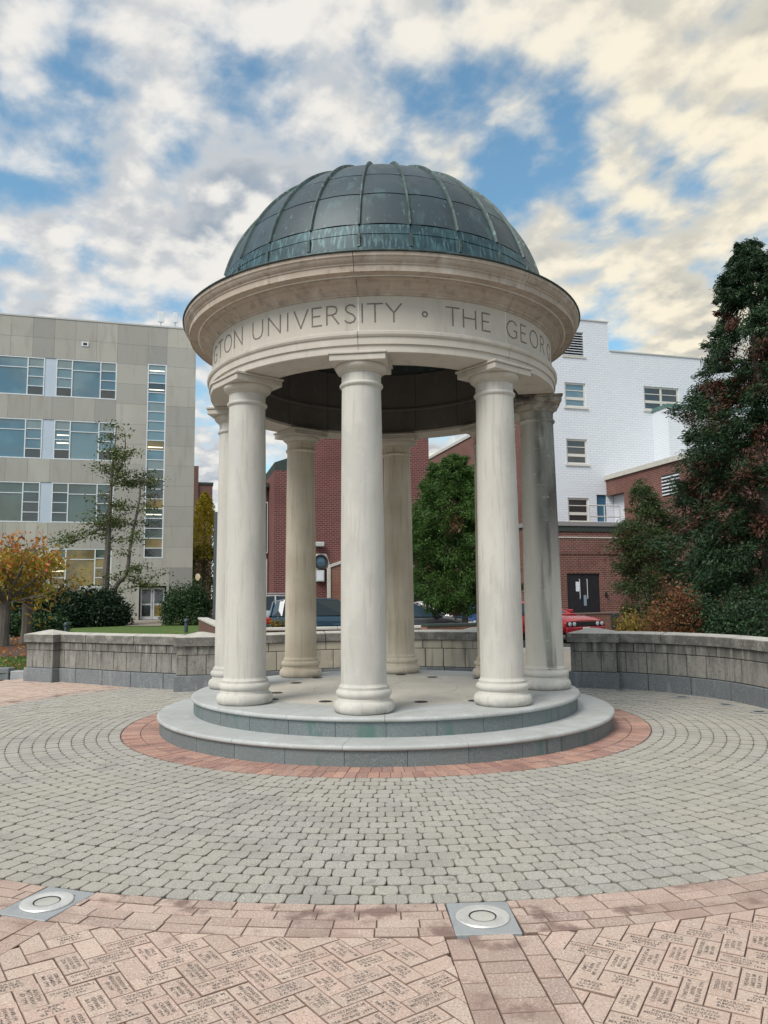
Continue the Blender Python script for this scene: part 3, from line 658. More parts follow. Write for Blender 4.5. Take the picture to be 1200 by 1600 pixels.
MB().lathe([(0, 7.41), (.30, 7.39), (.52, 7.345), (.55, 7.325), (.52, 7.30), (0, 7.30)], 48).build('crown_cap', M_cop, dome, smooth=40)

# ================================================================== LOW STONE WALLS
def resample(pts, step=.02):
    out = [Vector(pts[0])]
    for a, b_ in zip(pts[:-1], pts[1:]):
        a, b_ = Vector(a), Vector(b_); n = max(1, int((b_-a).length/step)); out += [a+(b_-a)*i/n for i in range(1, n+1)]
    return out
def catmull(P, n=14):
    P = [Vector(p) for p in P]; Q = [P[0]*2-P[1]]+P+[P[-1]*2-P[-2]]; out = []
    for i in range(1, len(Q)-2):
        for j in range(n):
            t = j/n; a, b_, c, d = Q[i-1:i+3]
            out.append(.5*((2*b_)+(-a+c)*t+(2*a-5*b_+4*c-d)*t*t+(-a+3*b_-3*c+d)*t**3))
    out.append(P[-1]); return out
HB, HL, HU, HC = .27, .615, .775, .93
def wall_run(root, path, m, cope=True):
    """courses of separate stones along a plan curve; the path is the front face, the plaza on its right-hand side (walking +)"""
    pts = resample(catmull(path)); S_ = [0.]
    for a, b_ in zip(pts[:-1], pts[1:]): S_.append(S_[-1]+(b_-a).length)
    L = S_[-1]
    def p_at(s):
        s = min(max(s, 0), L-1e-6); i = int(np.searchsorted(S_, s, side='right'))-1; t = (s-S_[i])/(S_[i+1]-S_[i]); return pts[i]+(pts[i+1]-pts[i])*t
    def course(name, z0, z1, ln, off, th, m, ph, jit=.0, top=None, gap=.015):
        s = -ln*ph
        while s < L:
            e = s+ln*random.uniform(1-jit, 1+jit); a0 = max(s, 0); a1 = min(e, L); s = e
            if a1-a0 < .06: continue
            k = max(1, int((a1-a0)/.18)); fr = []; bk = []
            for i in range(k+1):
                t = a0+gap/2+(a1-a0-gap)*i/k; p = p_at(t); q = p_at(t+.02); o_ = p_at(t-.02); d = (q-o_).normalized(); nrm = Vector((d.y, -d.x))
                fr.append(p+nrm*off); bk.append(p-nrm*(th-off))
            b = MB(); c = .008; vs = []
            rings = []
            prof = [(0, c, z0), (0, 0, z0+c), (0, 0, z1-c), (0, c, z1), (1, c, z1), (1, 0, z1-c), (1, 0, z0)] if top is None else [(0, c, z0), (0, 0, z0+c), (0, 0, z1-.012), (0, .012, z1), (.5, 0, top), (1, .012, z1), (1, 0, z0)]
            for i in range(k+1):
                f_, b_ = fr[i], bk[i]; d = (b_-f_).normalized()
                for side, ins, z in prof:
                    p = (f_+d*ins) if side == 0 else ((b_-d*ins) if side == 1 else (f_+b_)/2)
                    vs.append((p.x, p.y, z))
            m_ = len(prof); fs = [(i*m_+j, (i+1)*m_+j, (i+1)*m_+(j+1) % m_, i*m_+(j+1) % m_) for i in range(k) for j in range(m_)]
            fs += [tuple(range(m_-1, -1, -1)), tuple(k*m_+j for j in range(m_))]
            mi = None
            b.add(vs, fs)
            if top is not None:
                b.mi = [1 if (fi < k*m_ and fi % m_ in (3, 4)) else 0 for fi in range(len(fs))]
            b.build(name, m, root)
    course('granite_block', -.03, HB, .78, .035, .40, M_gran, .3)
    course('stone_block', HB+.008, HL, .36, 0, .33, m, .6, .04)
    course('stone_block', HL+.010, HU, .37, .001, .33, m, .15, .04)
    course('coping_stone', HU+.004, HC, 1.35, .035, .40, [M_cope, M_cpt], .4, top=HC+.035)
    core = MB(); n_ = len(pts)-1; q_ = []
    for i in range(0, n_+1, 4):
        p = pts[i]; d = (pts[min(i+1, n_)]-pts[max(i-1, 0)]).normalized(); nrm = Vector((d.y, -d.x)); f_, b_ = p-nrm*.02, p-nrm*.30; q_.append(((f_.x, f_.y), (b_.x, b_.y)))
    vs = []; fs = []
    for f_, b_ in q_: vs += [(*f_, -.03), (*f_, HC-.03), (*b_, HC-.03), (*b_, -.03)]
    for i in range(len(q_)-1): fs += [(i*4+j, i*4+4+j, i*4+4+(j+1) % 4, i*4+(j+1) % 4) for j in range(4)]
    core.add(vs, fs+[(0, 1, 2, 3), tuple(len(vs)-4+j for j in (3, 2, 1, 0))]); core.build('mortar_core', M_gask, root)
def pier(root, c, ang, m, wd=.78, dp=.52):
    """square pier: granite foot, two block courses, overhanging pyramid cap"""
    pr = link('pier', MB().box(-wd/2+.02, wd/2-.02, -dp/2+.02, dp/2-.02, -.03, HU).mesh('pier', M_gask), root, (c[0], c[1], 0), (0, 0, ang))
    MB().cbox(-wd/2-.035, wd/2+.035, -dp/2-.035, dp/2+.035, -.03, HB, .01).build('granite_block', M_gran, pr)
    def row(z0, z1, xs):
        for a, b_ in zip(xs[:-1], xs[1:]): MB().cbox(a+.004, b_-.004, -dp/2, dp/2, z0+.008, z1, .006).build('stone_block', m, pr)
    row(HB, HL, [-wd/2, -wd/2+.19, wd/2-.26, wd/2]); row(HL, HU, [-wd/2, -.02, wd/2])
    x, y, z = wd/2+.045, dp/2+.045, HU+.004
    b = MB(); v = [(-x, -y, z), (x, -y, z), (x, y, z), (-x, y, z), (-x, -y, HC), (x, -y, HC), (x, y, HC), (-x, y, HC), (-.05, 0, HC+.085), (.05, 0, HC+.085)]
    b.add(v, [(3, 2, 1, 0), (0, 1, 5, 4), (1, 2, 6, 5), (2, 3, 7, 6), (3, 0, 4, 7)]); b.cur = 1
    b.mi = b.mi; b.add([v[i] for i in (4, 5, 6, 7, 8, 9)], [(0, 1, 5, 4), (1, 2, 5), (2, 3, 4, 5), (3, 0, 4)])
    b.build('cap_stone', [M_cope, M_cpt], pr)
lw = empty('low_stone_wall', (-3.4, 13.6, 0), 0, 'weathered low stone wall curving behind the rotunda from the lawn, with three capped piers', 'wall', 'low stone walls round the plaza')
lwI = Matrix.Translation((3.4, -13.6, 0))
class Off:   # children are built in world metres, parent sits at its base
    pass
def wroot(root):
    return root
def rel(path, root): return [(x-root.location.x, y-root.location.y) for x, y in path]
wall_run(lw, rel([(-6.50, 15.36), (-5.6, 14.83), (-4.78, 14.33), (-3.70, 13.80)], lw), M_wall)
wall_run(lw, rel([(-3.05, 13.55), (-2.35, 14.02), (-1.2, 14.5), (0, 14.72), (.9, 14.62), (1.40, 14.46)], lw), M_wallb)
pier(lw, (-6.79-lw.location.x, 15.62-lw.location.y), math.radians(-28), M_wall)
pier(lw, (-3.30-lw.location.x, 13.78-lw.location.y), math.radians(5), M_wall, .78, .5)
pier(lw, (1.72-lw.location.x, 14.56-lw.location.y), math.radians(-18), M_wallb, .72, .5)
rw = empty('low_stone_wall', (3.7, 13.5, 0), 0, 'dark streaked low stone wall curving in front of the tall conifer, one capped pier', 'wall', 'low stone walls round the plaza')
wall_run(rw, rel([(3.98, 13.27), (4.46, 12.83), (4.81, 12.37), (5.13, 11.77), (5.29, 10.92), (5.33, 10.0), (5.2, 8.9), (4.9, 8.0)], rw), M_wall)
pier(rw, (3.70-rw.location.x, 13.60-rw.location.y), math.radians(-23), M_wall, .78, .56)

# ------------------------------------------------------------------ ground lights
def ground_light(ad, R, label, cat='ground light'):
    a = math.radians(ad); x, y = pol(R, a)
    r = empty('ground_light', (x, y, 0), a+math.radians(-2), label, cat, 'in-ground lights of the plaza')
    MB().cbox(-.160, .160, -.189, .189, -.03, .0005, .003).build('granite_plate', M_plate, r)
    MB().lathe([(.070, .0015), (.134, .0015), (.135, .005), (.131, .010), (.100, .0125), (.074, .0105), (.070, .008)], 48, closed=True).build('steel_ring', M_steel, r, smooth=30)
    MB().lathe([(.062, .0016), (.0695, .0016), (.0695, .0088), (.066, .0088), (.064, .006), (.062, .006)], 40, closed=True).build('gasket', M_gask, r, smooth=30)
    MB().lathe([(0, .0016), (.0635, .0016), (.0635, .0055), (.03, .007), (0, .0075)], 40).build('lens', M_lens, r, smooth=40)
    sm = MB().lathe([(0, .006), (.0045, .006), (.0045, .0108), (0, .011)], 10).mesh('screw', M_gask)
    for k in range(3): link('screw', sm, r, (.112*math.cos(k*2.094+2), .112*math.sin(k*2.094+2), 0))
    return r
ground_light(4.33, 6.301, 'round steel in-ground light on a granite plate, heading the radial pink brick band')
ground_light(-16.75, 6.301, 'round steel in-ground light nearest the left picture edge, set in the pink ring')
for i, (px, py) in enumerate(((972, 1079), (1066, 1090), (1134, 1101.5), (1186, 1113))):
    p = onz(px, py); r = empty('ground_outlet', (p.x, p.y, 0), 0, ['small round dark ground outlet beside the pier of the right wall', 'small round dark ground outlet, second from the pier along the right wall', 'small round dark ground outlet, third from the pier along the right wall', 'small round dark ground outlet, fourth from the pier along the right wall'][i], 'ground outlet', 'outlets along the right wall')
    MB().lathe([(.075, .003), (.11, .003), (.11, .009), (.075, .012)], 28, closed=True).build('rim', M_plate, r, smooth=30)
    MB().lathe([(0, .0035), (.075, .0035), (.075, .008), (0, .010)], 28).build('cover', M_gask, r, smooth=30)

# ================================================================== BACKGROUND BUILDINGS (all stand on one street grid)
GA = math.radians(15.5); GU = Vector((math.cos(GA), math.sin(GA), 0)); GV = Vector((-math.sin(GA), math.cos(GA), 0))
class Frame:
    """a building's own axes: u along the front, v into the building, origin at ground"""
    def __init__(s, org): s.o = Vector(org)
    def on_v(s, px, py, v=0.):
        d = ray(px, py); c = Vector((0, 0, EYE)); t = (v-(c-s.o).dot(GV))/d.dot(GV); p = c+d*t-s.o; return p.dot(GU), p.z
    def on_u(s, px, py, u):
        d = ray(px, py); c = Vector((0, 0, EYE)); t = (u-(c-s.o).dot(GU))/d.dot(GU); p = c+d*t-s.o; return p.dot(GV), p.z
    def w(s, u, v, z): return s.o+GU*u+GV*v+Vector((0, 0, z))
M_panel = mat('limestone_cladding', (.42, .405, .365), .85, [dict(s=.5, lo=.4, hi=.7, c=(.36, .335, .29), a=.4), dict(s=3, st=(1, 1, .15), lo=.5, hi=.7, c=(.28, .26, .23), a=.4), dict(s=9, lo=.55, hi=.72, c=(.43, .40, .34), a=.4)], alts=[(.37, .362, .34), (.48, .465, .415), (.29, .287, .277), (.45, .435, .39), (.33, .325, .308), (.44, .42, .37)], var=.07, bump=.06)
M_wframe = mat('white_window_frame', (.72, .76, .80), .45, [dict(s=5, lo=.45, hi=.7, c=(.62, .66, .70), a=.5)])
M_bluep = mat('pale_blue_panel', (.50, .58, .68), .5, [dict(s=2, lo=.4, hi=.7, c=(.45, .53, .63), a=.5)])
M_gl = [mat('window_glass_blue', (.05, .14, .20), .05, [dict(s=.25, lo=.42, hi=.6, c=(.16, .27, .31), a=.7)], spec=1.0, coat=.9, coatr=.02),
        mat('window_glass_dark', (.022, .03, .032), .06, [dict(s=.5, lo=.4, hi=.65, c=(.05, .06, .06), a=.7)], spec=.9, coat=.6, coatr=.02),
        mat('window_glass_green', (.06, .085, .075), .07, [dict(s=.4, lo=.4, hi=.65, c=(.10, .14, .12), a=.7)], spec=.9, coat=.6, coatr=.02),
        mat('window_lit_amber', (.16, .115, .03), .1, [dict(s=.9, lo=.4, hi=.6, c=(.035, .035, .022), a=.85)], spec=.8, coat=.5, emit=((.55, .36, .06), .08)),
        mat('window_blind', (.20, .27, .28), .12, [dict(s=1, lo=.4, hi=.65, c=(.16, .22, .235), a=.7)], spec=.9, coat=.6)]
M_lamp = mat('lit_tube', (.8, .8, .7), .5, emit=((1, .9, .62), 1.3))
M_coping = mat('metal_coping', (.50, .50, .48), .5)
M_dark = mat('dark_recess', (.03, .03, .03), .9)
M_alum = mat('aluminium_door', (.60, .62, .64), .4, metallic=.3)
# ---- left: four storey limestone block
A = Frame(at(237, 968, 51))
lb = empty('office_building', A.o, GA, 'pale limestone four storey block with ribbon windows and a tall narrow stair window', 'building')
uR = A.on_v(304, 700)[0]; zT = A.on_v(300, 514)[1]
MB().box(-36, uR-.1, .5, 22, -.5, zT-.15).build('wall', M_dark, lb)
MB().box(uR-.1, uR-.04, .02, 22, -.5, zT-.1).build('side_wall', M_panel, lb)
MB().box(-36.05, uR+.03, -.03, .6, zT-.06, zT+.04).build('roof_coping', M_coping, lb)
U = lambda px, py: A.on_v(px, py)[0]
Z = lambda px, py: A.on_v(px, py)[1]
w_edges = [U(83.5, 690), U(109, 690), U(154, 690), U(179.5, 690)]     # right-hand window of each storey
rows = [(Z(130, 563), Z(130, 622)), (Z(130, 658), Z(130, 719)), (Z(130, 755), Z(130, 817)), (Z(130, 857), Z(130, 918))]
wl = w_edges[3]-w_edges[0]; gapw = U(83.5, 690)-U(65.5, 690)
sw0, sw1 = U(227.5, 720), U(257.5, 720); sz1, sz0 = Z(245, 569), Z(240, 872)
du0, du1 = U(212.5, 940), U(263.5, 940); dzt = Z(237, 911)
def panel_rect(u0, u1, z0, z1):
    MB().cbox(u0+.004, u1-.004, 0, .12, z0+.004, z1-.004, .004).build('stone_panel', M_panel, lb)
pw = (w_edges[3]-w_edges[0])/2.9
def panels(u0, u1, z0, z1, n=None, k=1):
    n = n or max(1, int(round((u1-u0)/pw)))
    for i in range(n):
        for j in range(k): panel_rect(u0+(u1-u0)*i/n, u0+(u1-u0)*(i+1)/n, z0+(z1-z0)*j/k, z0+(z1-z0)*(j+1)/k)
nwin = 5; left_end = w_edges[0]-(nwin-1)*(wl+gapw)-gapw
panels(left_end, w_edges[3], rows[0][0], zT-.06, None, 2)
for (a, b_), (c, d) in zip(rows[:-1], rows[1:]): panels(left_end, w_edges[3], c, b_)
panels(left_end, w_edges[3], -.3, rows[3][1], None, 1)
hz = [Z(200, 622-31.2*i) for i in range(0, 4)]
rowh = (rows[0][0]-rows[1][0])/3.0
zz = zT-.06; levels = [zz]
while zz-rowh > -.3: zz -= rowh; levels.append(zz)
levels.append(-.3)
for a, b_ in zip(levels[:-1], levels[1:]):
    panel_rect(w_edges[3], sw0, b_, a) if not (b_ < dzt and True) else panel_rect(w_edges[3], du0, b_, a)
    if a > dzt+.02 or True: 
        if b_ >= dzt: panel_rect(sw1, uR, b_, a)
        else: panel_rect(du1, uR, b_, a)
panel_rect(sw0, sw1, sz1, zT-.06-rowh); panel_rect(sw0, sw1, zT-.06-rowh, zT-.06)
lowest = min(l for l in levels if l >= dzt)
panel_rect(sw0, sw1, lowest, sz0)
if lowest-dzt > .05:
    panel_rect(du0, du1, dzt, lowest)
def framed(root, u0, u1, z0, z1, cols, rws, glass, v=.10, t=.07, name='window', dep=.09, inner=None):
    """window frame mesh with every pane a sub-part. cols / rws: inner divisions as fractions per column"""
    b = MB(); f = t
    b.box(u0, u0+f, v-dep, v, z0, z1); b.box(u1-f, u1, v-dep, v, z0, z1); b.box(u0+f, u1-f, v-dep, v, z1-f, z1); b.box(u0+f, u1-f, v-dep-.02, v, z0, z0+f)
    xs = [0]+cols+[1]; panes = []
    for i in range(len(xs)-1):
        a, c = u0+(u1-u0)*xs[i], u0+(u1-u0)*xs[i+1]
        if i: b.box(a-f*.5, a+f*.5, v-dep+.003, v, z0+f, z1-f)
        rr = [0]+rws[i]+[1]; la = u0+f if i == 0 else a+f*.5; lc = u1-f if i == len(xs)-2 else c-f*.5
        for j in range(len(rr)-1):
            y0, y1 = z0+(z1-z0)*rr[j], z0+(z1-z0)*rr[j+1]
            if j: b.box(la, lc, v-dep+.006, v, y0-f*.35, y0+f*.35)
            panes.append((i, j, la, lc, max(y0, z0+f), min(y1, z1-f)))
    o = b.build(name, M_wframe, root)
    for i, j, a, c, y0, y1 in panes:
        g = glass(i, j)
        MB().box(a, c, v-dep*.45, v-dep*.30, y0, y1).build('pane', g, o)
    return o
R4 = [.25, .5, .75]
lit_rows = {1: [(.30, .55), (.28, .40)], 2: [], 3: [(.3, .6)]}
for r, (zt_, zb_) in enumerate(rows):
    for k in range(nwin):
        u0 = w_edges[0]-k*(wl+gapw); u1 = u0+wl; cs = [(w_edges[1]-w_edges[0])/wl, (w_edges[2]-w_edges[0])/wl]
        def glass(i, j, r=r, k=k):
            if r == 3: return M_gl[3] if (i == 1 and j == 0) or (i != 1 and j in (1,)) else M_gl[2 if j == 3 else 1 if (i+j) % 2 else 3]
            if r == 2: return M_gl[2] if (j == 3 or i == 1) else M_gl[1]
            if i != 1 and j == 0: return M_gl[1]
            return M_gl[0] if j < 3 or i == 1 else M_gl[4]
        o = framed(lb, u0, u1, zb_, zt_, cs, [R4, [.72], R4], glass)
        MB().box(u0-gapw+.01, u0-.01, .04, .10, zb_, zt_).build('blue_panel', M_bluep, lb)
        if r in (1, 3) and k < 2:
            b = MB()
            for q in range(2): b.box(u0+wl*.05, u0+wl*.24, .048, .056, zb_+(zt_-zb_)*(.62-.2*q)-.03, zb_+(zt_-zb_)*(.62-.2*q)+.03)
            b.build('ceiling_light', M_lamp, o)
def sg(i, j):
    return M_gl[[1, 3, 2, 1, 2, 3, 1, 1, 2, 4, 0, 3, 0, 0, 0, 4, 0, 1, 0, 4][j % 20]]
so_ = framed(lb, sw0, sw1, sz0, sz1, [], [[i/20 for i in range(1, 20)]], sg, t=.075)
b = MB()
for q in (4.4, 11.3, 17.3, 19.3): zq = sz0+(sz1-sz0)*q/20; b.box(sw0+.12, sw1-.14, .048, .056, zq-.03, zq+.03)
b.build('ceiling_light', M_lamp, so_)
# entrance
b = MB(); b.box(du0, du0+.18, -.06, .9, -.05, dzt); b.box(du1-.18, du1, -.06, .9, -.05, dzt); b.box(du0+.18, du1-.18, -.06, .9, dzt-.2, dzt)
b.build('door_surround', M_panel, lb)
MB().box(du0+.18, du1-.18, .85, .9, 0, dzt-.2).build('door_recess', M_dark, lb)
dm = (du0+du1)/2; 
for s_ in (-1, 1):
    a, c = (du0+.26, dm-.01) if s_ < 0 else (dm+.01, du1-.26); zt_ = dzt-.30
    b = MB(); f = .11; b.box(a, a+f, .28, .34, 0, zt_); b.box(c-f, c, .28, .34, 0, zt_); b.box(a+f, c-f, .28, .34, zt_-f, zt_); b.box(a+f, c-f, .28, .34, 0, .2); b.box(a+f, c-f, .285, .335, .95, 1.05)
    d_ = b.build('door', M_alum, lb)
    MB().box(a+f, c-f, .30, .32, .2, .95).build('pane', M_gl[3 if s_ > 0 else 1], d_); MB().box(a+f, c-f, .30, .32, 1.05, zt_-f).build('pane', M_gl[1], d_)
    hx = dm+s_*.09; MB().tube([(hx, .28, .8), (hx, .22, .82), (hx, .22, 1.25), (hx, .28, 1.27)], .018, 6).build('handle', M_steel, d_)
u0, z0 = A.on_v(127.5, 541); u1, z1 = A.on_v(138.5, 535)
vt = MB().box(u0, u1, -.04, .05, z0, z1).build('wall_vent', M_wframe, lb); MB().box(u0+.1, u1-.1, -.055, -.041, z0+.08, z1-.06).build('grille', M_dark, vt)
for i, (px0, px1, pt, pb) in enumerate(((246, 256, 487, 503), (270, 277.5, 488.5, 504))):
    p = A.w(*[A.on_v((px0+px1)/2, 512)[0], .5, zT])
    r = empty('roof_antenna', p, GA, ['wider white panel antenna on a short mast on the limestone roof edge', 'narrower white panel antenna on a short mast nearest the roof corner'][i], 'antenna', 'panel antennas on the limestone roof')
    wdt = (px1-px0)*.043; zt_ = A.on_v(px0, pt, .5)[1]-zT; zb_ = A.on_v(px0, pb, .5)[1]-zT
    MB().cbox(-wdt/2, wdt/2, -.07, .07, zb_, zt_, .02).build('antenna_panel', M_wframe, r); MB().tube([(0, .05, 0), (0, .05, zb_+.3)], .04, 8).build('mast', M_coping, r)

# ---- brick and painted blocks
def brickmat(name, c1, c2, mo, layers=(), **k): return mat(name, c1, .9, list(layers), brick=dict(c2=c2, mortar=mo, **k), bump=.35, bscale=60)
M_bred = brickmat('deep_red_brick', (.165, .040, .036), (.105, .028, .027), (.27, .165, .15), [dict(s=.4, lo=.4, hi=.7, c=(.105, .032, .030), a=.4)], h=.10, w=.25, ms=.014)
M_bor = brickmat('orange_brick', (.27, .095, .052), (.19, .065, .04), (.30, .23, .18), [dict(s=.7, lo=.4, hi=.7, c=(.18, .065, .042), a=.4)])
M_blow = brickmat('door_block_brick', (.185, .062, .046), (.105, .037, .03), (.30, .21, .175), [dict(s=.5, lo=.4, hi=.7, c=(.12, .045, .036), a=.45), dict(s=4, st=(1, 1, .2), lo=.55, hi=.7, c=(.09, .04, .032), a=.4)], h=.10, w=.25, ms=.014)
M_bwh = brickmat('white_painted_brick', (.70, .735, .78), (.665, .70, .75), (.52, .555, .61), [dict(s=.5, lo=.45, hi=.7, c=(.66, .69, .74), a=.5), dict(s=2.5, st=(.3, .3, 3), lo=.6, hi=.72, c=(.56, .59, .64), a=.35)], ms=.014, w=.42, h=.15)
M_bbr = brickmat('brown_brick', (.17, .072, .052), (.13, .056, .042), (.18, .13, .11))
M_trim = mat('pale_trim', (.55, .53, .48), .8, [dict(s=4, lo=.4, hi=.7, c=(.42, .40, .36), a=.5)])
M_slate = mat('dark_roof_edge', (.035, .05, .045), .7)
M_vfr = mat('putty_window_frame', (.62, .60, .55), .6)
M_bdoor = mat('black_door', (.012, .012, .015), .45, [dict(s=3, lo=.4, hi=.7, c=(.02, .02, .024), a=.5)])
def wall_open(u0, u1, z0, z1, ops, v0=0., th=.3):
    """wall face with real openings and reveals; ops: (u0, u1, z0, z1)"""
    b = MB(); us = sorted({u0, u1, *[x for o in ops for x in o[:2]]}); zs = sorted({z0, z1, *[x for o in ops for x in o[2:]]})
    for a, c in zip(us[:-1], us[1:]):
        for e, f in zip(zs[:-1], zs[1:]):
            if any(o[0]-1e-4 <= a and c <= o[1]+1e-4 and o[2]-1e-4 <= e and f <= o[3]+1e-4 for o in ops): continue
            b.add([(a, v0, e), (c, v0, e), (c, v0, f), (a, v0, f)], [(0, 1, 2, 3)])
    for a, c, e, f in ops:
        q = [(a, e), (c, e), (c, f), (a, f)]
        for i in range(4):
            (p0, p1), (q0, q1) = q[i], q[(i+1) % 4]; b.add([(p0, v0, p1), (q0, v0, q1), (q0, v0+th, q1), (p0, v0+th, p1)], [(0, 1, 2, 3)])
    return b
# white painted building
B = Frame(at(900, 960, 47)); B.o.z = .1
wb = empty('white_building', B.o, GA, 'white painted brick building with stepped roofline behind the tall conifer', 'building')
bu = lambda px, py: B.on_v(px, py)[0]
bz = lambda px, py: B.on_v(px, py)[1]
uL, uS, uE = bu(838, 700), bu(950, 525), bu(1260, 600)
zH, zLo = bz(930, 502.5), bz(1010, 554)
ops = []
def op(x0, x1, y0, y1): 
    o = (bu(x0, y0), bu(x1, y0), bz((x0+x1)/2, y1), bz((x0+x1)/2, y0)); ops.append(o); return o
w1 = op(882, 914.5, 598, 636); w2 = op(884.5, 917, 686, 725); w3 = op(887, 920, 778, 816); w4 = op(1005.5, 1060, 605, 641.5); lv = op(878, 911, 518, 556); bd = op(932, 948, 773, 815)
zSp = lv[2]-.4; oth = [o for o in ops if o is not lv]; b = wall_open(uL, uE, -1, zSp, oth)
for b2 in (wall_open(uL, uS, zSp, zH, [lv]), wall_open(uS, uE, zSp, zLo, [])): b.add(b2.v, b2.f)
b.box(uL, uE, .6, 14, -1, zLo-.02); b.box(uL, uS, .6, 14, zLo-.02, zH-.02); b.box(uS-.3, uS, 0.002, .6, zLo, zH-.01); b.box(uL, uL+.3, .002, .6, -1, zH-.02)
b.build('wall', M_bwh, wb, uv=True)
MB().box(uL-.05, uS+.06, -.06, .5, zH, zH+.07).build('roof_coping', M_coping, wb); MB().box(uS+.06, uE, -.06, .5, zLo, zLo+.07).build('roof_coping', M_coping, wb)
def wb_window(o, cols):
    f = MB(); u0, u1, z0, z1 = o; t = .11; v = .16
    f.box(u0, u0+t, v-.08, v, z0, z1); f.box(u1-t, u1, v-.08, v, z0, z1); f.box(u0+t, u1-t, v-.08, v, z1-t, z1); f.box(u0+t, u1-t, v-.08, v, z0, z0+t)
    xs = [u0+(u1-u0)*i/cols for i in range(cols+1)]; zm = z0+(z1-z0)*.36
    for x in xs[1:-1]: f.box(x-t*.6, x+t*.6, v-.085, v, z0+t, z1-t)
    pn = []
    for a, c in zip(xs[:-1], xs[1:]):
        a2 = a+t*(1 if a == u0 else .6); c2 = c-t*(1 if c == u1 else .6)
        f.box(a2, c2, v-.075, v, zm-.09, zm+.09); zk = zm+(z1-zm)*.52; f.box(a2, c2, v-.06, v, zk-.025, zk+.025)
        pn += [(a2, c2, z0+t, zm-.09), (a2, c2, zm+.09, zk-.025), (a2, c2, zk+.025, z1-t)]
    wo_ = f.build('window', M_vfr, wb)
    for a2, c2, e, g in pn: MB().box(a2, c2, v-.03, v-.015, e, g).build('pane', M_gl[1] if o is not w1 else M_gl[0], wo_)
    MB().box(u0-.12, u1+.12, -.08, .08, z0-.12, z0-.002).build('sill', M_vfr, wo_)
for o, c in ((w1, 1), (w2, 1), (w3, 1), (w4, 2)): wb_window(o, c)
L_ = MB().box(lv[0], lv[1], .28, .3, lv[2], lv[3]).build('louver', M_dark, wb)
lme = MB().xprism([(.02, 0), (.05, 0), (.24, .13), (.21, .13)], lv[0]+.02, lv[1]-.02).mesh('slat', M_wframe)
nl = 9
for i in range(nl): link('slat', lme, L_, (0, 0, lv[2]+.05+(lv[3]-lv[2]-.1)*i/nl))
MB().box(lv[0]-.08, lv[1]+.1, -.05, .05, lv[2]-.13, lv[2]-.002).build('sill', M_trim, L_)
M_bluedoor = mat('blue_door', (.04, .12, .20), .4)
d_ = MB().box(bd[0]+.04, bd[1]-.04, .12, .17, bd[2], bd[3]-.05).build('blue_door', M_bluedoor, wb)
# stair bay
sb0, sb1 = bu(1021, 690), bu(1045, 690); zt_ = B.on_v(1030, 646)[1]
zt2 = B.on_v(1045, 648, -2.2)[1]
MB().box(sb0, sb0+9, -1.6, -.002, 4, zt_).build('stair_bay', M_bwh, wb, uv=True)
MB().box(sb0-.06, sb0+9, -1.66, -.004, zt_+.002, zt_+.22).build('bay_coping', mat('teal_coping', (.09, .18, .16), .6), wb)
# low brick block with the black doors
D = Frame(at(912, 958, 40)); D.o.z = .1
db = empty('brick_block', D.o, GA, 'low red brick block with black double doors and flat roof before the white building', 'building')
du = lambda px, py: D.on_v(px, py)[0]
dz_ = lambda px, py: D.on_v(px, py)[1]
zr = dz_(900, 822); e0, e1 = du(836, 900), du(1180, 900)
dop = (du(887, 930), du(938.5, 930), dz_(912, 958.5), dz_(912, 896))
b = wall_open(e0, e1, -.3, zr, [dop], 0, .25); b.box(e0, e1, .5, 5.2, -.3, zr-.01); b.box(e0, e0+.3, .003, .5, -.3, zr-.01); b.build('wall', M_blow, db, uv=True)
MB().box(e0-.1, du(986, 830), -.12, 5.2, zr, zr+.22).build('roof_edge', mat('roof_edge_grey', (.26, .25, .25), .7), db)
MB().box(e0-.05, du(986, 830), -.07, .0, zr-.28, zr-.02).build('roof_shadow_board', M_slate, db)
for y0, h in ((839.5, .05), (864, .07)):
    z0 = dz_(930, y0); MB().box(e0, du(980, 840), -.035, -.001, z0-h, z0+h*.3).build('string_course', M_bbr if h > .06 else M_trim, db, uv=True)
mid = (dop[0]+dop[1])/2
for s_ in (-1, 1):
    a, c = (dop[0]+.03, mid-.008) if s_ < 0 else (mid+.008, dop[1]-.03)
    d_ = MB().cbox(a, c, .08, .14, dop[2], dop[3]-.03, .012).build('door', M_bdoor, db)
    x = mid+s_*.22; MB().tube([(x, .08, dop[2]+.75), (x, .03, dop[2]+.78), (x, .03, dop[2]+1.75), (x, .08, dop[2]+1.78)], .022, 6).build('handle', M_steel, d_)
    if s_ < 0: MB().box(c-.42, c-.22, .07, .079, dop[2]+1.15, dop[2]+1.65).build('notice', M_wframe, d_)
    else: MB().box(a+.0, a+.16, .07, .079, dop[2]+.40, dop[2]+.95).build('kick_plate', mat('blue_grey_plate', (.22, .30, .36), .4), d_)
MB().cbox(dop[1]+.25, dop[1]+.35, -.08, -.001, dop[2]+.85, dop[2]+1.1, .01).build('card_reader', M_bdoor, db)
# railing on the flat roof
b = MB(); r0, r1 = du(926, 800), du(974, 800)
for h in (.35, .95): b.tube([(r0, .35, zr+.22+h), (r1, .35, zr+.22+h)], .035, 6)
for x in (r0, (r0+r1)/2, r1): b.tube([(x, .35, zr+.21), (x, .35, zr+1.17)], .035, 6)
b.build('roof_railing', M_coping, db)
